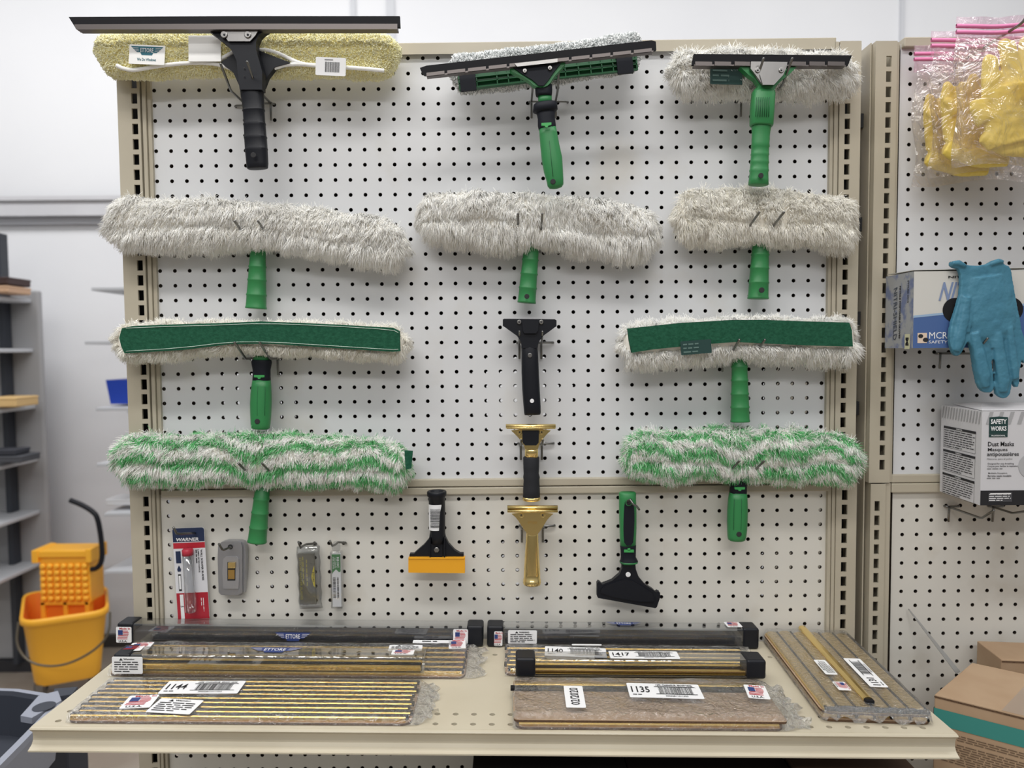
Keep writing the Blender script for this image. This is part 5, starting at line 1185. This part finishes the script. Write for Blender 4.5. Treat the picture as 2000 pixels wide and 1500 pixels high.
for (ya, yb, s_) in ((Hm-.070,Hm-.034,5),(Hm-.110,Hm-.074,6),(Hm-.150,Hm-.114,7)):
    x0_, x1_ = .008, SL-.014
    rect(mb, ps, x0_, yb-.004, x1_, yb, ink, .0004)
    for q_ in ((x0_,ya,x0_+.0005,yb),(x1_-.0005,ya,x1_,yb),(x0_,ya,x1_,ya+.0005)): rect(mb, ps, *q_, ink, .0005)
    fine(mb, ps, x0_+.002, ya+.001, x1_-.002, yb-.005, 8, ink, s_, .35, .0005); text(mb, ps, 'WARNING', (x0_+x1_)/2, yb-.002, .016, .0022, white_lbl, .02, .0008)
mb.build('carton', t)
mb = MB(); mb.poly([F0+U+(0,0,.0005), F0+X+U+(0,0,.001), F0+X+U+(-.01,.05,.006), F0+U+(.035,.055,.009), B0+U+(.02,.0,.002)], (0,0,.0008), bw_); mb.build('top_flap', t)

# bags of yellow gloves on a long hook
latex = mat('yellow_latex', (234,208,98), .42, bump=(70,.3,.003), spec=.5, var=(14,(226,196,80),.6))
hb = (1866,128)
tk = thing('peg_hook', 'long wire hook carrying the bags of yellow gloves', 'peg hook', W(*hb,-.004)); b0 = W(*hb,-.004); mb = MB()
mb.tube([b0+np.array(v) for v in ((0,.008,0),(0,-.01,0),(.0,-.15,.0),(.001,-.158,.002),(.006,-.178,.020),(.0085,-.184,.034))], .0022, steel, 10); mb.build('wire', tk)
for k, (Y, dx, dz, sd) in enumerate(((-.032,0,0,1),(-.078,.001,.003,2),(-.135,.004,.0,3))):
    lab = ['zip bag of yellow gloves nearest the pegboard, hindmost of three', 'middle zip bag of yellow gloves on the long hook', 'front zip bag of yellow gloves with a white printed band'][k]
    x0 = b0[0]-.085+dx; zt = b0[2]+.018+dz; Hb, Wb = .222, .25
    t = thing('glove_bag', lab, 'bag of gloves', (x0+Wb/2, Y, zt-Hb)); r = random.Random(sd)
    ph = [(r.uniform(15,70), r.uniform(15,90), r.uniform(0,6.3)) for _ in range(8)]
    def bag(side, nu=44, nv=44):
        V = []
        for j in range(nv+1):
            for i in range(nu+1):
                a, b = i/nu, j/nv; ed = min(a,1-a)*2*min(1.,(1-b)*2.2+.0); q = min(1, 5*min(a,1-a))*min(1,6*b+.0)*min(1,5*(1-b))
                n_ = sum(math.sin(fu*a*Wb+fv*b*Hb+p) for fu, fv, p in ph)/8+.6*math.sin(90*a*Wb*(1+b)+sd)*.3
                bulge = (.019,.020,.028)[k]*math.sqrt(max(0,q))*(.35+.65*math.sin(math.pi*min(1,b*1.05))**.6) if 0 < b < 1 else 0
                V.append((x0+a*Wb+.004*math.sin(b*9+sd)*(1-2*a), Y+side*bulge+.0035*n_*(.4+q), zt-.026-b*(Hb-.026)-.006*math.sin(a*7+sd)*b))
        return V, [(j*(nu+1)+i, j*(nu+1)+i+1, (j+1)*(nu+1)+i+1, (j+1)*(nu+1)+i) for j in range(nv) for i in range(nu)]
    mb = MB(); mb.add(*bag(-1), bagfilm, True); mb.add(*bag(1), bagfilm, True); mb.build('bag', t)
    mb = MB(); 
    V = [];
    for i in range(31):
        for j in range(5): V.append((x0+Wb*i/30, Y+.003*math.sin(i*.5+sd)+.0015*math.sin(j*2+i), zt+.004-j*.011+.002*math.sin(i*.4+sd)))
    mb.add(V, [(i*5+j,(i+1)*5+j,(i+1)*5+j+1,i*5+j+1) for i in range(30) for j in range(4)], bagpink, True); mb.build('pink_header', t)
    mb = MB(); pkm = mat('zip_pink',(226,128,176),.35)
    for z_ in (0,-.009):
        P = [(x0+Wb*i/30, Y+.003*math.sin(i*.5+sd), zt-.010+z_+.002*math.sin(i*.4+sd)) for i in range(31)]
        mb.add([(p[0],p[1]+d_,p[2]+e_) for p in P for d_, e_ in ((-.0016,-.0026),(-.0016,.0026),(.0016,.0026),(.0016,-.0026))], [(i*4+j,(i+1)*4+j,(i+1)*4+(j+1)%4,i*4+(j+1)%4) for i in range(30) for j in range(4)], pkm, True)
    o = mb.build('zip_strip', t); o['label'] = 'pink zip strip'
    # folded gloves inside: fingers up in front, cuffs folded below
    gl = MB(); s0 = sc(Y); P = lambda u, z, dy=0.: np.array([x0+u, Y+dy, zt-z])
    def limb(pts, asp=.55):
        C = [P(p[0],p[1],p[3] if len(p) > 3 else 0) for p in pts]; rings = []
        for i, (p, c) in enumerate(zip(pts, C)):
            d = C[min(i+1,len(C)-1)]-C[max(i-1,0)]; d /= np.linalg.norm(d); side = np.cross(d,(0,1,0)); side /= np.linalg.norm(side); dep = np.cross(d, side)
            rings.append(se_ring(c, side, dep, p[2]/2, max(p[2]/2*asp,.002), 14, 2.2))
        gl.loft(rings, latex, True)
    if k == 2:
        limb([(.045,.055,.012),(.050,.062,.024),(.054,.090,.030),(.060,.130,.034)]); limb([(.070,.030,.012),(.076,.038,.026),(.084,.070,.030),(.090,.120,.036)])
        limb([(.103,.026,.012),(.108,.034,.026),(.112,.070,.030),(.112,.120,.036)]); limb([(.136,.034,.012),(.140,.042,.026),(.140,.080,.030),(.136,.130,.036)])
        limb([(.090,.100,.10),(.092,.130,.10),(.095,.165,.098),(.10,.185,.10)], .24); limb([(.030,.120,.016),(.034,.128,.026),(.050,.150,.034)])
        limb([(.045,.172,.026,.002),(.08,.188,.032,.002),(.13,.194,.034,.002),(.20,.196,.030,.002)], .45); limb([(.175,.05,.026),(.176,.09,.03),(.17,.14,.034)]); limb([(.15,.10,.09),(.16,.15,.10),(.16,.185,.09)], .24)
    else:
        for q in range(4):
            a_ = .024+q*.021; limb([(a_,.075-q*.006+.010*(q%2),.009),(a_+.002,.085-q*.006,.019),(a_+.004,.12,.022),(a_+.010,.165,.026)], .7)
        limb([(.018,.105,.008,-.006),(.026,.112,.016,-.008),(.034,.130,.018,-.006)], .7)
        limb([(.060,.11,.07),(.070,.14,.09),(.080,.17,.10),(.080,.19,.09)], .22); limb([(.020,.178,.030,-.006),(.045,.190,.030,-.006),(.080,.196,.034,-.006),(.12,.194,.034,-.004)], .55)
        limb([(.12,.08,.05),(.13,.13,.09),(.14,.18,.09)], .2)
    o = remesh(gl.build('folded_glove', t), .0024, 3, .006, .02); o['label'] = 'folded yellow rubber gloves'
    if k == 2:
        mb = MB(); pb = Plane(P(.155,.108,-.0365), (1,.0,.01), (0,.12,1)); card(mb, pb, .15, .034, .002, white_lbl, .0006); text(mb, pb, 'omfort Knit', -.036, .001, .066, .0075, ink, .02, .0006); mb.build('paper_band', t)
# clear strip leaning across the right board
t = thing('plastic_strip', 'thin clear plastic strip hanging diagonally from the right pegboard', 'plastic strip', W(1872,1314,-.07))
mb = MB(); a_, b_ = W(1775,1190,-.008), W(1872,1314,-.075); d_ = (b_-a_); s1 = np.cross(d_/np.linalg.norm(d_),(0,1,0)); s1 /= np.linalg.norm(s1)
mb.add([a_-s1*.001,a_+s1*.001,b_+s1*.004,b_-s1*.004,a_-s1*.001+(0,.0015,0),a_+s1*.001+(0,.0015,0),b_+s1*.004+(0,.0015,0),b_-s1*.004+(0,.0015,0)], [(3,2,1,0),(4,5,6,7),(0,1,5,4),(1,2,6,5),(2,3,7,6),(3,0,4,7)], mat('grey_strip',(126,124,120),.45)); mb.build('strip', t)
# cardboard boxes on the right
def rotbox(label, corner, dirF, dirL, LF, LL, zt, zb, stripe=True):
    t = thing('cardboard_box', label, 'cardboard box', (corner[0],corner[1],zb)); c = np.array([corner[0],corner[1],0.]); f = np.array([*dirF,0.]); f /= np.linalg.norm(f); l = np.array([*dirL,0.]); l /= np.linalg.norm(l)
    P = [c, c+f*LF, c+f*LF+l*LL, c+l*LL]; up_ = lambda z: [np.array([p[0],p[1],z]) for p in P]
    mb = MB(); mb.add(up_(zb)+up_(zt), [(3,2,1,0),(4,5,6,7),(0,1,5,4),(1,2,6,5),(2,3,7,6),(3,0,4,7)], cardb)
    if stripe:
        n_ = np.cross(f,(0,0,1)); pl = Plane(np.array([c[0],c[1],zt])+n_*.0004*(-1 if n_@l > 0 else 1)*1, f, (0,0,1)); te = mat('teal_print',(52,130,122),.7)
        rect(mb, pl, 0, -.045, LF, -.020, te, .0004); pr_ = mat('print_brown',(104,84,66),.9); fine(mb, pl, .004, -.062, LF, -.052, 3, pr_, 51, .4, .0004); fine(mb, pl, .01, -.098, LF*.9, -.066, 9, pr_, 52, .4, .0004)
        pl2 = Plane(np.array([c[0],c[1],zt])-f*.0004, -l, (0,0,1)); rect(mb, pl2, -LL, -.045, 0, -.020, te, .0004)
    mb.build('carton', t, bevel=.0015)
    gm = mat('flap_gap',(78,72,66),.9); u_ = min(.125, LF*.5)
    def strip(o0, o1, h, mt_): 
        q = [c+f*(u_+o0), c+f*(u_+o1), c+f*(u_+o1)+l*LL, c+f*(u_+o0)+l*LL]; mb.add([np.array([p[0],p[1],zt+h]) for p in q], [(0,1,2,3)], mt_)
    mb = MB(); strip(-.004, .004, .0004, gm); mb.build('flap_seam', t)
    mb = MB(); strip(-.042, .042, .0008, film_mat('tape_clear',(.97,.95,.93),.12,.25,(40,.2,.001),.22,(.66,.60,.54))); mb.build('packing_tape', t)
    mb = MB(); n_ = np.cross(f,(0,0,1)); n_ = -n_ if n_@l > 0 else n_; q = [c+n_*.0008, c+f*LF+n_*.0008]; mb.add([np.array([q[0][0],q[0][1],zt-.0045]), np.array([q[1][0],q[1][1],zt-.0045]), np.array([q[1][0],q[1][1],zt-.002]), np.array([q[0][0],q[0][1],zt-.002])], [(0,1,2,3)], cardb_e); mb.build('flap_edge', t)
    return t
zt = .977; c1 = WZ(1825,1356,zt); c2 = WZ(2000,1399,zt); c3 = WZ(1896,1296,zt)
rotbox('cardboard box with a teal stripe beside the right end of the shelf', c1[:2], (c2-c1)[:2], (c3-c1)[:2], .34, float(np.linalg.norm(c3-c1))*1.04, zt, .70)
c4 = W(1956,1288,-.10); 
rotbox('smaller plain cardboard box at the right edge behind the teal striped box', c4[:2], (1,-.12), (.12,1), .25, .075, float(c4[2]), .70, False)
sh = thing('metal_shelf', 'lower shelf of the right unit under the cardboard boxes', 'shelf', (1.75,-.2,.66)); MB().box((px_(1706,1000)+.006,-.40,.668),(RX0+.5,-.0135,.698),shelf_m).build('deck', sh, bevel=.002)

# ================================================================== background
steel_g = mat('shelf_grey', (186,188,192), .5); panel_g = mat('back_panel_grey', (158,158,160), .7); post_d = mat('post_charcoal', (52,56,64), .5)
YS = 1.75
unit = thing('shelving_unit', 'grey shelving unit with charcoal post at the far left by the wall', 'shelving unit', (-1.9, YS+.2, 0))
xe = W(76,600,YS+.33)[0]
MB().box((xe-.9,YS+.33,.05),(xe,YS+.36,W(70,567,YS+.33)[2]),panel_g).build('back_panel', unit, bevel=.01)
MB().box((W(4,800,YS+.27)[0],YS+.27,.05),(W(14,800,YS+.27)[0],YS+.32,W(4,455,YS+.27)[2]),post_d).build('post', unit)
SHY = [(575,60,.27),(680,75,.27),(800,85,.30),(912,90,.30),(1024,100,.32),(1133,100,.32)]
for (y, xr_, dd) in SHY:
    zz = W(50,y,YS+.05)[2]; xx = xe-.012
    MB().box((xe-.9,YS+.33-dd,zz-.018),(xx-.02,YS+.33,zz),steel_g).build('shelf_board', unit, bevel=.004)
MB().box((xe-.9,YS+.30,.0),(xe-.02,YS+.36,.05),mat('kick_dark',(46,46,50),.6)).build('kick_base', unit)
unit2 = thing('shelving_unit', 'pale shelving unit standing behind the left edge of the main gondola', 'shelving unit', (-.2, 1.6, 0))
Y3 = 1.7
for (x0, x1, y) in ((178,330,562),(165,330,667),(187,330,797),(188,330,906),(203,330,1003),(203,330,1116)):
    a = W(x0,y,Y3); MB().box((a[0],Y3,a[2]-.012),(W(x1,y,Y3)[0],Y3+.3,a[2]+.002),steel_g).build('shelf_board', unit2, bevel=.002)
    b = W(x0+52,y+4,Y3); mb = MB(); mb.poly([np.array([b[0],Y3+.03,b[2]-.010]), np.array([b[0]+.14,Y3+.03,b[2]-.010]), np.array([b[0]+.14,Y3+.03,b[2]-.10])], (0,.004,0), steel_g); mb.build('bracket', unit2)
MB().box((W(268,600,Y3)[0],Y3+.30,.05),(W(330,600,Y3)[0],Y3+.34,1.9),steel_g).build('back_panel', unit2)
bt = thing('waste_bin', 'blue bin standing on the pale shelving behind the gondola', 'bin', W(232,790,Y3+.1))
mb = MB(); a = W(209,742,Y3+.06); b = W(216,790,Y3+.06)
mb.loft([[(b[0]+.0,Y3+.06,b[2]+.002),(b[0]+.16,Y3+.06,b[2]+.002),(b[0]+.16,Y3+.2,b[2]+.002),(b[0],Y3+.2,b[2]+.002)],[(a[0],Y3+.05,a[2]),(a[0]+.19,Y3+.05,a[2]),(a[0]+.19,Y3+.22,a[2]),(a[0],Y3+.22,a[2])]], mat('bin_blue',(24,62,168),.5), False); mb.build('bin_body', bt)
def small(name, label, cat, px, py, Y, w_, d_, h_, mt, bev=.006):
    a = W(px, py, Y); t = thing(name, label, cat, (a[0]+w_/2, Y+d_/2, a[2])); MB().box((a[0],Y,a[2]),(a[0]+w_,Y+d_,a[2]+h_),mt).build('body', t, bevel=bev)
    MB().box((a[0]-.002,Y-.002,a[2]+h_*.72),(a[0]+w_+.002,Y+d_+.002,a[2]+h_+.001),mt).build('lid', t, bevel=bev); return t
small('storage_box', 'pale yellow box on the third shelf of the far left unit', 'box', -30, 796, YS+.08, .135, .15, .042, mat('box_cream',(214,180,124),.6))
small('storage_box', 'dark brown tray on the top shelf of the far left unit', 'box', -30, 556, YS+.1, .10, .15, .032, mat('tray_brown',(60,42,40),.6))
small('storage_box', 'wooden block under the dark brown tray at far left', 'box', -30, 572, YS+.09, .10, .15, .030, mat('block_tan',(196,160,130),.6))
small('brush_block', 'dark grey scrub block on the fourth shelf of the far left unit', 'scrub block', -25, 905, YS+.06, .145, .13, .028, mat('block_grey',(74,76,82),.8))
small('brush_block', 'smaller grey scrub block stacked on the dark one at far left', 'scrub block', -25, 890, YS+.07, .12, .10, .022, mat('block_grey_dark',(58,60,68),.8))
small('brush_block', 'white and grey brush on the fifth pale shelf behind the gondola', 'brush', 206, 988, Y3+.05, .13, .12, .026, mat('brush_white',(214,214,216),.7))

# ---- yellow mop bucket with wringer
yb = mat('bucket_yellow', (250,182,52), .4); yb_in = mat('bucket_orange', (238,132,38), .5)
YBk = 1.52; s3 = sc(YBk)
bk_ = thing('mop_bucket', 'yellow mop bucket with side press wringer and black handle on the concrete floor', 'mop bucket', (W(125,1345,YBk)[0], YBk+.2, 0))
mb = MB()
zr = float(W(36,1218,YBk)[2]); zb = .145
RQ = [WZ(36,1218,zr), WZ(214,1192,zr), WZ(211,1142,zr), WZ(44,1158,zr)]; RC = sum(RQ)/4
def ringq(k, z):
    P = [RC+(q-RC)*k for q in RQ]; out = []
    for i in range(4):      # rounded corners
        a_, q, b_ = P[i-1], P[i], P[(i+1) % 4]; u_ = (a_-q)/np.linalg.norm(a_-q); v_ = (b_-q)/np.linalg.norm(b_-q); r_ = .075*k
        for t_ in np.linspace(0,1,6): out.append((1-t_)**2*(q+u_*r_)+2*t_*(1-t_)*q+t_*t_*(q+v_*r_))
    return [np.array([p[0],p[1],z]) for p in out]
R0 = [ringq(.72,zb), ringq(.76,zb+.015), ringq(.80,zb+.08), ringq(.93,zr-.035), ringq(.95,zr-.03), ringq(1.0,zr-.022), ringq(1.0,zr-.004), ringq(.97,zr+.004), ringq(.92,zr)]
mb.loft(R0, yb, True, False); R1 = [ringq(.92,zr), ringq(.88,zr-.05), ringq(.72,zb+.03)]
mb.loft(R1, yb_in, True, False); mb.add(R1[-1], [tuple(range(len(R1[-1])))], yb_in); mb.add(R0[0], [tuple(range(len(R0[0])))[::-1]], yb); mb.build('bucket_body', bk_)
# wringer
Yw_ = YBk+.20; wa, wb = W(72,1100,Yw_)[0], W(177,1100,Yw_)[0]; wt, wbt = W(120,1085,Yw_)[2], W(120,1168,Yw_)[2]
mb = MB(); mb.box((wa+.01,Yw_,wbt-.02),(wb-.004,Yw_+.10,wt),yb)
for i in range(7):
    for j in range(6):
        x = wa+.028+i*(wb-wa-.05)/6; z = wbt+.0+j*(wt-wbt-.03)/5.5; mb.disc((x,Yw_,z), .0125, .012, yb, 10, (0,-1,0), .003)
mb.box((wa-.006,Yw_-.012,wt-.005),(wb+.004,Yw_+.11,wt+.022),yb); mb.box((wa-.012,Yw_-.016,wt-.028),(wa+.014,Yw_+.11,wt+.026),yb); mb.box((wb-.012,Yw_-.016,wt-.028),(wb+.010,Yw_+.11,wt+.030),yb)
mb.build('wringer', bk_, bevel=.003)
mb = MB(); wz = W(120,1225,Yw_)[2]
mb.box((wa+.015,Yw_+.01,wz-.03),(wb-.015,Yw_+.02,wbt-.018),yb_in)
for x in (wa+.01, (wa+wb)/2-.008, wb-.03): mb.box((x,Yw_-.004,wz-.03),(x+.018,Yw_+.03,wbt-.015),yb)
for z in (wbt-.03, wz+.005): mb.box((wa+.01,Yw_-.004,z),(wb-.01,Yw_+.03,z+.014),yb)
mb.build('wringer_basket', bk_, bevel=.002)
mb = MB(); P = chaikin([W(178,1112,Yw_), W(190,1110,Yw_), W(200,1095,Yw_), W(199,1060,Yw_), W(191,1010,Yw_), W(180,998,Yw_), W(160,986,Yw_), W(137,977,Yw_)], 2, False); mb.tube(P, .0105, black, 10); mb.build('press_handle', bk_)
mb = MB(); P = chaikin([W(36,1215,YBk-.01), W(30,1262,YBk-.03), W(60,1298,YBk-.03), W(120,1303,YBk-.03), W(180,1275,YBk-.03), W(214,1240,YBk-.02), W(215,1195,YBk-.0)], 3, False); mb.tube(P, .0045, mat('wire_grey',(110,104,92),.4,.6), 8); mb.build('bail_handle', bk_)
for (x, y) in [tuple((RC+(q-RC)*.62)[:2]) for q in RQ]:
    mb = MB(); mb.disc((x-.012,y,.04), .038, .024, mat('caster_grey',(70,70,72),.6), 18, (1,0,0)); mb.box((x-.016,y-.01,.04),(x+.016,y+.01,zb+.004),steel_b); mb.build('caster', bk_)
# ---- grey service cart in the lower left corner
cart_m = mat('cart_grey', (146,150,162), .5); cart_d = mat('cart_charcoal', (52,56,66), .6)
zc = .80
ct = thing('service_cart', 'dark grey plastic service cart in the lower left corner below the shelf', 'cart', (-.75,-.1,0))
def zpoly(pts, z): return [WZ(x, y, z) for x, y in pts]
mb = MB(); O_ = WZ(155,1340,zc); A_ = WZ(0,1352,zc); B_ = WZ(-20,1500,zc)
P = chaikin([WZ(150,1342,zc), WZ(-420,1352,zc), WZ(-900,1560,zc), WZ(-120,1620,zc), WZ(60,1440,zc)], 2)
cen = sum(P)/len(P); sh_ = lambda k, z: [np.array([cen[0]+(p[0]-cen[0])*k, cen[1]+(p[1]-cen[1])*k, z]) for p in P]
mb.loft([sh_(.95,zc-.11), sh_(1.0,zc-.008), sh_(1.0,zc+.004), sh_(.95,zc+.004)], cart_m, False, False); mb.loft([sh_(.95,zc+.004), sh_(.93,zc-.004), sh_(.90,zc-.085)], cart_d, False, False)
Pb = sh_(.90,zc-.085); mb.add(Pb, [tuple(range(len(Pb)))], cart_d); Pb = sh_(.95,zc-.11); mb.add(Pb, [tuple(range(len(Pb)))[::-1]], cart_m); mb.build('top_tray', ct)
mb = MB(); q = [WZ(75,1359,zc+.007), WZ(113,1349,zc+.007), WZ(120,1368,zc+.007), WZ(62,1402,zc+.007), WZ(40,1398,zc+.007)]
mb.poly(q[::-1] if True else q, (0,0,-.012), cart_m); 
c_ = WZ(86,1380,zc+.0075); mb.disc(c_, .020, .0008, cart_d, 20, (0,0,1)); mb.build('cup_ledge', ct)
mb = MB(); q = [WZ(106,1345,zc+.006), WZ(152,1341,zc+.006), WZ(140,1356,zc+.006), WZ(104,1362,zc+.006)]; mb.poly(q[::-1], (0,0,-.01), cart_d); mb.build('corner_pocket', ct)
mb = MB(); a_ = WZ(58,1470,.62); b_ = WZ(132,1468,.62); mb.box((a_[0],a_[1],.02),(b_[0],a_[1]+.08,.70),cart_d); mb.build('leg', ct, bevel=.006)
# ------------------------------------------------------------------ groups and sub-parts
GR = {'peg hook':'wire peg hooks in the pegboards', 'window washer':'window washers hanging on the pegboard', 'squeegee':'squeegees hanging on the pegboard', 'channel pack':'packs of brass channels on the shelf',
      'clear tube':'clear tubes on the shelf', 'bag of gloves':'bags of yellow gloves on the long hook', 'gondola':'steel gondola units', 'cardboard box':'cardboard boxes at the right', 'shelving unit':'shelving units in the background',
      'scraper':'scrapers on the lower pegboard', 'scrub block':'scrub blocks on the far left unit'}
for o in list(COL.objects):
    if o.parent is None and o.get('category') in GR: o['group'] = GR[o['category']]
base = lambda o: o.name.split('.')[0]
NEST = {'hang_hole':('handle','lower_grip','green_grip','grip','body','black_grip'), 'stitching':('scrub_pad',), 'screw':('head',), 'release_button':('grip',), 'bail_handle':(), 'wringer_basket':('wringer',), 'slider':('recess',), 'zip_strip':('pink_header',)}
for t in [o for o in COL.objects if o.type == 'EMPTY']:
    ch = [o for o in COL.objects if o.parent == t]
    for c in ch:
        for want in NEST.get(base(c), ()):
            hit = [q for q in ch if base(q) == want]
            if hit: c.parent = hit[0]; break
